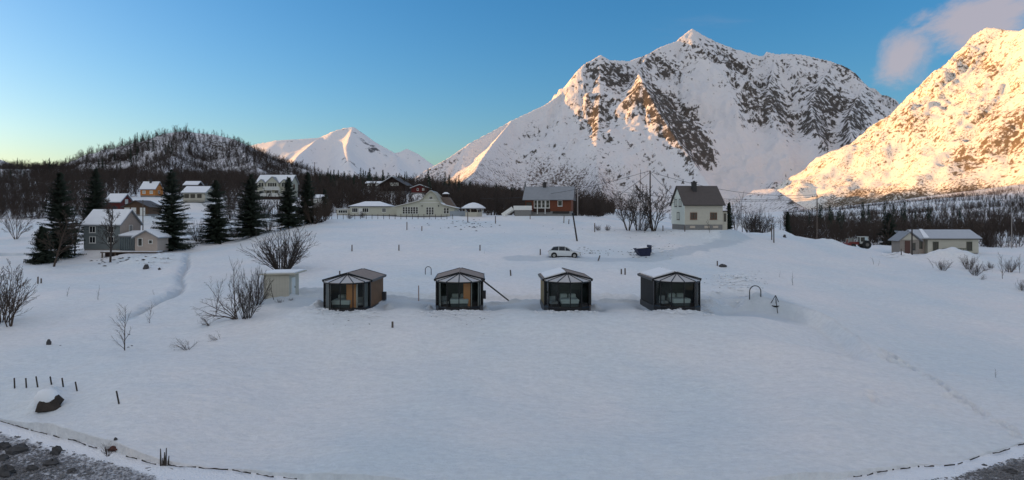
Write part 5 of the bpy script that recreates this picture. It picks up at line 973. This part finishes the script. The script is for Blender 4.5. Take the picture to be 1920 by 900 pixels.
put_spruce(609, 399, 356, 172, 22, 'little dark spruce left of the long cream building', 9)
put_spruce(1668, 470, 398, 170, 40, 'dark spruce in the wood left of the bungalow', 10)
put_spruce(1477, 445, 396, 160, 12, 'small pointed spruce on the valley edge right of the tall post pair', 11)
put_spruce(1367, 425, 380, 150, 16, 'small dark spruce just right of the white house', 12)
def bare(px, pb, hpx, kind, label, seed, name='bare_tree', cat='tree', m=BARK, Y=None, wide=1.0, group=None):
    if Y: x = (px - 960) / F * Y; y = Y; z = float(surf(np.array([x]), np.array([y]))[0])
    else: x, y, z = gp(px, pb)
    h = hpx / F * y; o = link(name, bare_mesh(name, seed, h, kind), m); o.location = (x, y, z - .05); o.rotation_euler = (0, 0, seed * 1.7); o.scale = (wide, wide, 1); tag(o, label, cat, group); return o
bare(207, 492, 112, 'tree', 'leafless tree growing right in front of the grey house', 21, wide=1.0)
bare(140, 480, 90, 'tree', 'thin leafless tree left of the grey house', 22); bare(100, 500, 95, 'tree', 'leafless brown tree tangled with the leftmost spruces', 23, m=BARKB, wide=1.3)
bare(1178, 432, 82, 'multi', 'upright leafless tree, leftmost of those by the white house', 24); bare(1196, 432, 74, 'multi', 'slimmer leafless tree between the upright one and the round crowned one', 25)
bare(1226, 433, 92, 'multi', 'large round crowned leafless tree beside the white house', 26, wide=1.25); bare(1206, 433, 30, 'shrub', 'small leafless bush at the foot of the round crowned tree', 27, 'bush', 'bush')
bare(1122, 432, 13, 'shrub', 'low dark bush at the left end of the hedge row', 28, 'bush', 'bush'); bare(1140, 432, 14, 'shrub', 'low dark bush next to the leafless trees', 29, 'bush', 'bush'); bare(1330, 437, 24, 'sapling', 'thin dark shrub before the right window of the white house', 30, 'bush', 'bush')
bare(1380, 0, 62, 'multi', 'twin tall birch beyond the white house', 31, 'birch_tree', 'birch', BARKG, 165, .6); bare(1392, 0, 72, 'sapling', 'slender tall birch beyond the snow heap', 32, 'birch_tree', 'birch', BARKG, 168)
for i, (px, hh) in enumerate([(1405, 50), (1414, 46), (1424, 52), (1436, 40)]): bare(px, 0, hh, 'shrub', ['leftmost dark bush behind the snow heap', 'second dark bush behind the snow heap', 'third dark bush behind the snow heap', 'lowest rightmost dark bush behind the snow heap'][i], 33 + i, 'bush', 'bush', BARK, 160 + i * 3, .8, 'dark bushes behind the snow heap')
bare(1462, 0, 36, 'sapling', 'small leafless tree beside the pair of tall posts', 41, m=BARK, Y=158)
bare(531, 508, 84, 'bigshrub', 'big dark leafless bush spreading above the cream shed', 42, 'bush', 'bush', BARK, wide=1.15)
bare(18, 612, 122, 'multi', 'tall leafless shrub at the left edge of the field', 43, 'shrub', 'shrub', BARKB, wide=.8); bare(1, 606, 100, 'shrub', 'leafless shrub cut by the left edge of the picture', 44, 'shrub', 'shrub', BARKB)
bare(234, 657, 82, 'sapling', 'slender bare sapling alone on the lower left slope', 45, 'sapling', 'sapling', BARKB, wide=1.3); bare(281, 606, 40, 'sapling', 'small bare sapling beside the curved ditch', 46, 'sapling', 'sapling', BARKB)
bare(440, 598, 104, 'sapling', 'tall bare shrub with one stem bent left near the cream shed', 47, 'shrub', 'shrub', BARKB, wide=1.05); o = bare(447, 598, 80, 'arch', 'shrub stem thrown over to the left below the tall bare shrub', 48, 'shrub', 'shrub', BARKB); o.rotation_euler = (0, 0, 0)
bare(405, 592, 72, 'sapling', 'thin bare shrub left of the tall bare shrub', 40, 'shrub', 'shrub', BARKB, wide=.9)
bare(462, 597, 88, 'shrub', 'dense dark shrub left of the cream shed', 49, 'shrub', 'shrub', BARK, wide=.7); bare(482, 572, 78, 'shrub', 'dark narrow shrub touching the corner of the cream shed', 50, 'shrub', 'shrub', BARK, wide=.6)
o = bare(352, 657, 34, 'arch', 'flattened spreading shrub low on the left slope', 51, 'shrub', 'shrub', BARKB, wide=1.2); o.rotation_euler = (0, 0, -.2)
o = bare(412, 636, 22, 'arch', 'small flattened shrub right of the low spreading one', 52, 'shrub', 'shrub', BARKB); o.rotation_euler = (0, 0, .2); o = bare(395, 610, 28, 'arch', 'snow laden low shrub below the tall bare shrub', 53, 'shrub', 'shrub', BARKG); o.rotation_euler = (0, 0, 0)
bare(514, 562, 42, 'twig', 'thin stem standing against the cream shed wall', 54, 'twig', 'twig'); bare(525, 567, 13, 'shrub', 'round dark bush at the foot of the cream shed', 55, 'bush', 'bush'); bare(546, 563, 10, 'shrub', 'little dark bush at the right corner of the cream shed', 56, 'bush', 'bush')
for i, q in enumerate([(126, 556, 22, 'twig', 'lone thin twig in the left field under the spruces'), (184, 562, 28, 'twig', 'lone bent twig in the left field above the ditch'), (289, 553, 14, 'twig', 'tiny twig at the edge of the curved ditch'), (908, 476, 8, 'twig', 'bent twig beside a marker post in the upper field'),
                       (202, 846, 26, 'shrub', 'scraggy little bush on the edge of the beach'), (1867, 708, 20, 'twig', 'lone twig on the lower right slope'), (1849, 712, 7, 'twig', 'tiny twig near the footprints at right'), (1486, 535, 26, 'twig', 'drooping weed stem behind the cooking tripod'), (1462, 520, 14, 'twig', 'small weed in the field right of the clods'),
                       (1638, 496, 18, 'twig', 'short weed left of the dark pole'), (1646, 498, 12, 'twig', 'low weed left of the dark pole'), (1750, 503, 24, 'twig', 'leaning bare stem before the bungalow windows'), (1768, 507, 24, 'shrub', 'sparse spreading shrub before the bungalow')]): bare(q[0], q[1], q[2], q[3], q[4], 60 + i, 'weed' if q[3] == 'twig' else 'bush', 'plant', BARKB)
for i, q in enumerate([(1815, 505, 30), (1828, 517, 30), (1843, 507, 24), (1838, 524, 16), (1880, 523, 46), (1893, 510, 30), (1912, 512, 34), (1918, 545, 26), (1858, 503, 16)]):
    bare(*q, 'sapling' if i in (4, 6) else 'arch' if i in (2, 3) else 'shrub', ['snowed in shrub at the right, leftmost of the cluster', 'dark low shrub in the right cluster', 'shrub with twigs bent flat in the right cluster', 'smallest flattened twigs of the right cluster', 'tallest leafless sapling at the right edge cluster', 'tangled shrub right of the tallest sapling', 'leafless sapling near the right picture edge', 'shrub cut by the right picture edge lowest down', 'faint shrub behind the right cluster'][i], 80 + i, 'shrub', 'shrub', BARKB, wide=.9)
for i, px in enumerate([588, 598, 606, 560, 505, 440, 372, 612]): bare(px, 0, [52, 60, 46, 34, 36, 34, 44, 34][i], 'shrub', ['tallest brown bush right of the narrow spruce', 'wide brown bush right of the narrow spruce', 'brown bush at the edge of the open field beside the spruces', 'brown bush between the slim and the narrow spruce', 'brown bush between the villa spruce and the slim spruce', 'brown bush between the two spruces left of the villa', 'brown bush right of the annex spruce', 'low outermost brown bush of the spruce row'][i], 95 + i, 'bush', 'bush', BARKB, [128, 131, 134, 133, 131, 130, 128, 138][i], .75, 'brown bushes between the spruces')
for i, (px, py, hh) in enumerate([(680, 408, 16), (655, 410, 14), (722, 405, 22), (690, 404, 34)]): bare(px, py, hh, 'shrub', ['low bush behind the fence at the cream building', 'lowest bush at the left end of the fence', 'bush beside the hall left corner', 'rounded leafless bush against the cream building'][i], 110 + i, 'bush', 'bush', BARK)
bare(925, 0, 70, 'multi', 'tall leafless tree between the gazebo and the rust red house', 120, m=BARK, Y=165); bare(945, 0, 52, 'tree', 'leafless tree close to the rust red house porch', 121, m=BARK, Y=160); bare(1074, 0, 64, 'tree', 'leafless tree against the right wall of the rust red house', 122, m=BARK, Y=158)
bare(195, 0, 72, 'tree', 'leafless tree behind the grey house roof', 123, m=BARKB, Y=160); bare(30, 0, 60, 'multi', 'bushy leafless tree on the left snowfield', 124, m=BARKB, Y=150)
# ---- woods: the nearest trees one by one, the rest as one mass
rng = np.random.default_rng(7)
FAR = [bare_mesh('birch_tree', 200 + i, 1.0, 'far') for i in range(6)]
for me in FAR: me.materials.append(WOODM)
def sample(n, p0, p1, y0, y1, fn=None, pw=1.0):
    px = rng.uniform(p0, p1, n); Y = y0 + (y1 - y0) * rng.random(n) ** pw; X = (px - 960) / F * Y; Z = surf(X, Y); py = HY - F * (Z - HC) / Y; m = clear(px, Y)
    if fn is not None: m &= rng.random(n) < fn(px, Y, X, py)
    return X[m], Y[m], Z[m]
regs = [
 ('left', sample(11000, -200, 640, 165, 720, lambda p, Y, X, py: .25 + .75 * sstep(-.25, .15, fbm(X / 30, Y / 30, 3, 201) + .15 * sstep(380, 340, py)), 1.0), (5.5, 8.5)),
 ('hill', sample(12000, 60, 640, 420, 900, lambda p, Y, X, py: np.clip(.35 + 1.2 * fbm(X / 28, Y / 50, 3, 202) + .6 * sstep(30, 0, py - np.interp(p, [150, 250, 350, 400, 500, 600], [312, 272, 246, 251, 288, 328])) - .9 * G(p, py, 335, 258, 24, 10, 0) - .8 * G(p, py, 262, 312, 30, 8, 0) - .5 * G(p, py, 445, 285, 50, 10, 30), 0, 1)), (5, 8.5)),
 ('mid', sample(8000, 600, 1150, 165, 700, lambda p, Y, X, py: .4 + .6 * sstep(-.3, .1, fbm(X / 25, Y / 25, 3, 203))), (5.5, 8.5)),
 ('right', sample(16000, 1470, 2050, 160, 1100, lambda p, Y, X, py: np.clip(.36 + 1.8 * fbm(X / 20, Y / 34, 4, 204) + .5 * sstep(1500, 1450, p), 0, 1), 1.15), (5, 7.5)),
 ('flank', sample(3500, 780, 1180, 700, 2300, lambda p, Y, X, py: np.clip(sstep(350, 380, py) * .8 * sstep(1120, 1000, p) + .4 * fbm(X / 60, Y / 90, 3, 205), 0, 1)), (5, 8)),
 ('gap', sample(900, 1130, 1500, 260, 700, lambda p, Y, X, py: np.clip(.15 + 1.2 * fbm(X / 30, Y / 40, 3, 206), 0, 1)), (3, 5)),
]
IND = {'left': (90, 'leafless birch in the dense wood behind the left houses', 'birches of the left wood'), 'mid': (70, 'leafless birch in the dark wood behind the hall and rust red house', 'birches of the middle wood'), 'right': (110, 'leafless birch in the snowy wood behind the bungalow', 'birches of the right wood')}
tv = [np.array([v.co[:] for v in me.vertices], np.float32) for me in FAR]; tf = [np.array([p.vertices[:] for p in me.polygons], np.int32) for me in FAR]
conif = []
for nm, (X, Y, Z), (h0, h1) in regs:
    h = rng.uniform(h0, h1, len(X)) * rng.choice([.6, .85, 1, 1.25], len(X)) * (1 + .35 * sstep(520, 680, Y) * (nm in ('left', 'mid'))); idx = np.argsort(Y); rest = idx; wmul = np.clip(Y / 300, 1, 2.2)
    if nm in IND:
        c_, lab, grp = IND[nm]; vis = [i for i in idx if -5 < 960 + F * X[i] / Y[i] < 1925][:c_]; rest = np.array([i for i in idx if i not in set(vis)])
        for i in vis:
            o = bpy.data.objects.new('birch_tree', FAR[i % 6]); C.objects.link(o); o.location = (X[i], Y[i], Z[i] - .1); o.scale = (h[i] * .95, h[i] * .95, h[i]); o.rotation_euler = (0, 0, rng.random() * 6.28); tag(o, lab, 'birch', grp)
    Vs = []; Fs = []; n0 = 0
    for i in rest:
        k_ = i % 6; a = rng.random() * 6.28; ca, sa = math.cos(a), math.sin(a); v = tv[k_]; hh = h[i]; f_ = tf[k_]
        w = np.empty_like(v); w[:, 0] = (v[:, 0] * ca - v[:, 1] * sa) * hh + X[i]; w[:, 1] = (v[:, 0] * sa + v[:, 1] * ca) * hh + Y[i]; w[:, 2] = v[:, 2] * hh + Z[i] - .1
        if Y[i] > 330: f_ = f_[rng.random(len(f_)) < 330 / Y[i] + .1]
        Vs.append(w); Fs.append(f_ + n0); n0 += len(v)
    tag(link('birch_wood', np_mesh('birch_wood', np.concatenate(Vs), np.concatenate(Fs), False), WOODM), {'left': 'dense leafless wood covering the slope behind the left houses', 'hill': 'thin leafless wood covering the rounded hill at left', 'mid': 'dark leafless wood behind the hall', 'right': 'snowy leafless wood on the lower slope at right', 'flank': 'scattered leafless trees at the foot of the big mountain', 'gap': 'sparse scrub in the valley gap behind the white house'}[nm], 'wood', None, 'stuff')
# small conifers on the skyline of the wood
def far_spruce(seed):
    rnd = random.Random(seed); V = []; Fc = []; tr = 14
    for i in range(tr):
        t = i / tr; z = .08 + .9 * t; r = .17 * (1 - t) ** .9 + .015
        for k_ in range(9): a = rnd.random() * 6.28; l = r * rnd.uniform(.6, 1.2); n0 = len(V); V += [(math.cos(a + .35) * .02, math.sin(a + .35) * .02, z + .05), (math.cos(a - .5) * l * .6, math.sin(a - .5) * l * .6, z - .01), (math.cos(a) * l, math.sin(a) * l, z - .05)]; Fc.append((n0, n0 + 1, n0 + 2))
    return np_mesh('spruce_tree', np.array(V), np.array(Fc), False)
FS = [far_spruce(s_) for s_ in range(4)]
for me in FS: me.materials.append(NEEDLE)
sk = [(626, 300, 13), (690, 330, 12), (696, 320, 9), (663, 310, 10), (648, 320, 8), (716, 330, 7), (740, 340, 9), (760, 320, 8), (728, 300, 12), (680, 290, 9), (755, 300, 10), (705, 345, 9), (540, 420, 12), (180, 500, 10), (192, 560, 14), (170, 520, 12), (226, 560, 12), (245, 600, 14), (257, 610, 15), (20, 420, 9), (45, 430, 8), (600, 380, 10), (1570, 300, 9), (1745, 260, 10), (1800, 330, 10), (1620, 280, 8)]
for (a_, b_, y0_, y1_, n_) in ((612, 770, 300, 640, 34), (150, 330, 560, 690, 22), (0, 150, 560, 700, 12), (800, 1000, 200, 420, 12), (1500, 1760, 190, 420, 16)):
    for q_ in range(n_): sk.append((float(rng.uniform(a_, b_)), float(rng.uniform(y0_, y1_)), float(rng.uniform(8, 14))))
for i, (px, Y, hh) in enumerate(sk):
    x = (px - 960) / F * Y; o = bpy.data.objects.new('spruce_tree', FS[i % 4]); C.objects.link(o); o.location = (x, Y, float(surf(np.array([x]), np.array([float(Y)]))[0]) - .2); o.scale = (hh, hh, hh); o.rotation_euler = (0, 0, i)
    tag(o, 'small dark spruce standing out of the leafless wood', 'spruce', 'small spruces in the woods')
# ------------------------------------------------------------------ rocks, clods, drift
ROCK = M('dark_shore_rock', (.07, .065, .065), .85, .5, 3, .8, bscale=8)
def rock(px, py, wpx, hpx, label, seed, mat=ROCK, cap=False, dp=.8):
    x, y, z = gp(px, py, 10) if py < 860 else (0, 0, 0)
    if py >= 835 and (px < 420 or px > 1700): y = 12.4 * F / (py - HY); x = (px - 960) / F * y; z = HC - 12.4
    w_ = wpx / F * y / 2; hh = hpx / F * y; g = thing('boulder' if cap else 'rock', (x, y, z), 0, label, 'rock') if cap else None
    o = MB().ball((0, 0, hh * .25), (w_, w_ * dp, hh * .7), 9, .3, seed).build('stone' if cap else 'rock', mat, g)
    if cap: MB().ball((-w_ * .35, w_ * .3, hh * .62), (w_ * 1.02, w_ * dp * 1.05, hh * .80), 16, .04, seed + 1).build('snow_cap', SNOWR, g, True)
    else: o.location = (x, y, z); tag(o, label, 'rock')
rock(92, 766, 44, 26, 'big dark boulder with a thick snow cap near the row of stakes', 5, M('brown_boulder', (.045, .034, .028), .85, .5, 3, .8), True)
for i, q in enumerate([(32, 848, 36, 14, 'flat dark boulder on the gravel in the lower left corner'), (8, 842, 22, 14, 'dark rock touching the left edge on the beach'), (105, 853, 20, 16, 'jagged dark rock standing on the gravel'), (98, 872, 28, 11, 'pale snow dusted slab rock on the gravel'), (6, 862, 20, 10, 'pale rock at the left edge below the dark one'), (12, 888, 30, 16, 'dark stone in the bottom left corner'),
                       (60, 880, 20, 8, 'small flat stone between the slab and the corner'), (135, 884, 18, 6, 'small flat stone right of the pale slab'), (92, 646, 9, 10, 'small black stone alone in the left field'), (274, 504, 11, 9, 'small dark stone below the deck of the grey house'), (299, 506, 6, 4, 'tiny dark stone right of the other below the deck'), (1355, 500, 15, 5, 'flat dark lump in the field right of the skip'),
                       (217, 825, 7, 5, 'tiny dark stone above the beach bush'), (1846, 876, 12, 6, 'dark stone at the right shore edge'), (1895, 888, 26, 9, 'dark rock in the bottom right corner'), (1418, 436, 26, 6, 'dark rocky face showing under the snow heap by the white house'), (1471, 445, 7, 5, 'small dark rock on the snowy rise')]): rock(q[0], q[1], q[2], q[3], q[4], 30 + i)
x, y, _ = P(306, 0, 12.35 * F / (878 - HY)); g = thing('driftwood_stump', (x, y, HC - 12.35), 0, 'dark driftwood stump with upright splinters and spread roots on the shore', 'driftwood'); v = MB(); rd = MB(); rn = random.Random(3)
for (a, hh, ln) in ((-.10, .95, -.1), (.05, .78, .05), (.12, .98, .12), (.22, .6, .2), (-.02, .5, 0)): v.tube((a, rn.uniform(-.05, .05), -.1), (a + ln * .3, 0, hh), .055, .02, 6)
for i in range(16): a = rn.random() * 6.28; l = rn.uniform(.5, 1.1); rd.tube((0, 0, .05), (math.cos(a) * l, math.sin(a) * l * .6, rn.uniform(-.02, .12)), .05, .015, 5)
v.build('splinter', WDD, g); rd.build('root', WDD, g)
o = MB().ball((0, 0, .08), (.38, .2, .14), 10, .3, 4).build('seaweed', M('red_brown_seaweed', (.09, .03, .022), .8, .4, 8)); y = 12.3 * F / (848 - HY); o.location = ((218 - 960) / F * y, y, HC - 12.2); tag(o, 'red brown lump of seaweed on the beach edge', 'seaweed')
# thin dark earth bank where the snow ends at the beach
vb = []; fb = []
for seg in [(-40, 60), (63, 96), (104, 118), (131, 168), (172, 190), (240, 262), (270, 298), (320, 372), (376, 432), (438, 476), (484, 520), (535, 560), (1596, 1612), (1620, 1634), (1640, 1662), (1670, 1676), (1684, 1704), (1716, 1722), (1728, 1748), (1764, 1786), (1790, 1800), (1812, 1836), (1856, 1892), (1905, 1990)]:
    P0 = np.arange(seg[0], seg[1], 3.0); ww = np.sin(np.linspace(0, math.pi, len(P0))) ** .5
    for i, px in enumerate(P0):
        yy = float(shoreY(px)); X = (px - 960) / F * yy; yy += .25 * float(fbm(np.array([X / 2.0]), np.array([1.0]), 3, 77)[0]); X = (px - 960) / F * yy; t = (-.055 + .10 * abs(float(pn(X * 2.1, 3.3, 9)))) * ww[i]; wd_ = .01 + .06 * abs(float(pn(X * .9, 8.3, 19))); yy += .12 * float(pn(X * .7, 5.1, 29)); n0 = len(vb)
        vb += [(X, yy - .20, HC - 12.18), (X, yy - .21, HC - 12.13 + t), (X, yy - .2 + wd_, HC - 12.12 + t)]
        if i: fb += [(n0 - 3, n0, n0 + 1, n0 - 2), (n0 - 2, n0 + 1, n0 + 2, n0 - 1)]
tag(MB().add(vb, fb).build('bank', M('dark_earth', (.03, .024, .022), .9, .4, 5)), kind='structure')
def clods(name, label, areas, mat, seed):
    rn = np.random.default_rng(seed); V = []; Fc = []; n0 = 0; ico = np.array([(1, 0, 0), (-1, 0, 0), (0, 1, 0), (0, -1, 0), (0, 0, 1), (0, 0, -1), (.6, .6, .5), (-.6, .6, .5), (.6, -.6, .5), (-.6, -.6, .5)]); f = np.array([(4, 8, 6), (4, 6, 7), (4, 7, 9), (4, 9, 8), (0, 6, 8), (2, 7, 6), (1, 9, 7), (3, 8, 9), (0, 2, 6), (2, 1, 7), (1, 3, 9), (3, 0, 8)])
    for (px, py, rx, ry, n, s0, s1) in areas:
        a = rn.normal(px, rx, n); b = rn.normal(py, ry, n)
        if name != 'gravel':
            YG = YY[(YY > 24) & (YY < 260)][::2]; hit = (HY - b[:, None]) / F * YG <= base_rel(np.repeat(a[:, None], len(YG), 1), np.repeat(YG[None], n, 0)); yv = YG[np.argmax(hit, 1)] + rn.uniform(-.3, .3, n); xv = (a - 960) / F * yv; zv = ground(xv, yv)
        k_ = -1
        for u, v_ in zip(a, b):
            k_ += 1
            if name == 'gravel': yy = 12.4 * F / (max(v_, 800) - HY); x, y, z = (u - 960) / F * yy, yy, HC - 12.22 - .035 * max(float(shoreY(u)) - yy, 0)
            else: x, y, z = xv[k_], yv[k_], zv[k_]
            if name == 'gravel' and yy > float(shoreY(u)) - 1.5: continue
            s = rn.uniform(s0, s1); w = ico * (1 + rn.uniform(-.3, .3, ico.shape)) * s * np.array([rn.uniform(.8, 1.8), 1, .6]); V.append(w + np.array([x, y, z + s * .1])); Fc.append(f + n0); n0 += len(ico)
    tag(link(name, np_mesh(name, np.concatenate(V), np.concatenate(Fc), False), mat), label, 'clods' if name != 'gravel' else 'gravel', None, 'stuff')
clods('snow_clods', 'scattered clods of shovelled snow around the cabins', [(860, 590, 28, 5, 260, .04, .12), (660, 590, 34, 4, 160, .04, .12), (1066, 587, 26, 3, 160, .04, .12), (1270, 586, 28, 4, 220, .04, .13), (1385, 532, 30, 11, 380, .05, .16), (1325, 572, 12, 4, 60, .04, .1), (1235, 472, 22, 5, 120, .06, .2), (295, 492, 26, 4, 120, .06, .2), (860, 600, 40, 14, 120, .03, .07), (1680, 482, 16, 3, 80, .08, .25), (600, 588, 16, 6, 120, .03, .09)], SNOWR, 1)
clods('earth_clods', 'dark lumps of earth and twigs scattered on the snow', [(860, 420, 34, 6, 46, .06, .2), (900, 424, 20, 5, 20, .06, .2), (1100, 470, 14, 3, 12, .05, .14), (1190, 478, 14, 3, 34, .04, .12), (1110, 476, 20, 1.2, 26, .05, .12), (1150, 474, 14, 1.5, 10, .05, .12), (1385, 530, 28, 9, 70, .03, .08), (860, 600, 30, 12, 26, .02, .05), (1300, 440, 50, 4, 22, .05, .14), (300, 640, 90, 20, 5, .04, .08), (1235, 468, 20, 5, 24, .04, .1), (1040, 440, 60, 8, 16, .04, .1), (640, 610, 40, 8, 10, .02, .05), (230, 492, 40, 3, 40, .08, .22)], M('dark_clod', (.05, .04, .035), .9, .3), 2)
clods('gravel', 'dark snow dusted shingle on the beach', [(20, 885, 60, 30, 1800, .02, .08), (120, 880, 90, 22, 1100, .02, .05), (280, 892, 90, 12, 500, .015, .04), (1900, 888, 50, 14, 1300, .02, .07), (1780, 892, 60, 8, 500, .02, .05)], M('grey_shingle', (.16, .15, .15), .85, .6, 4), 3)
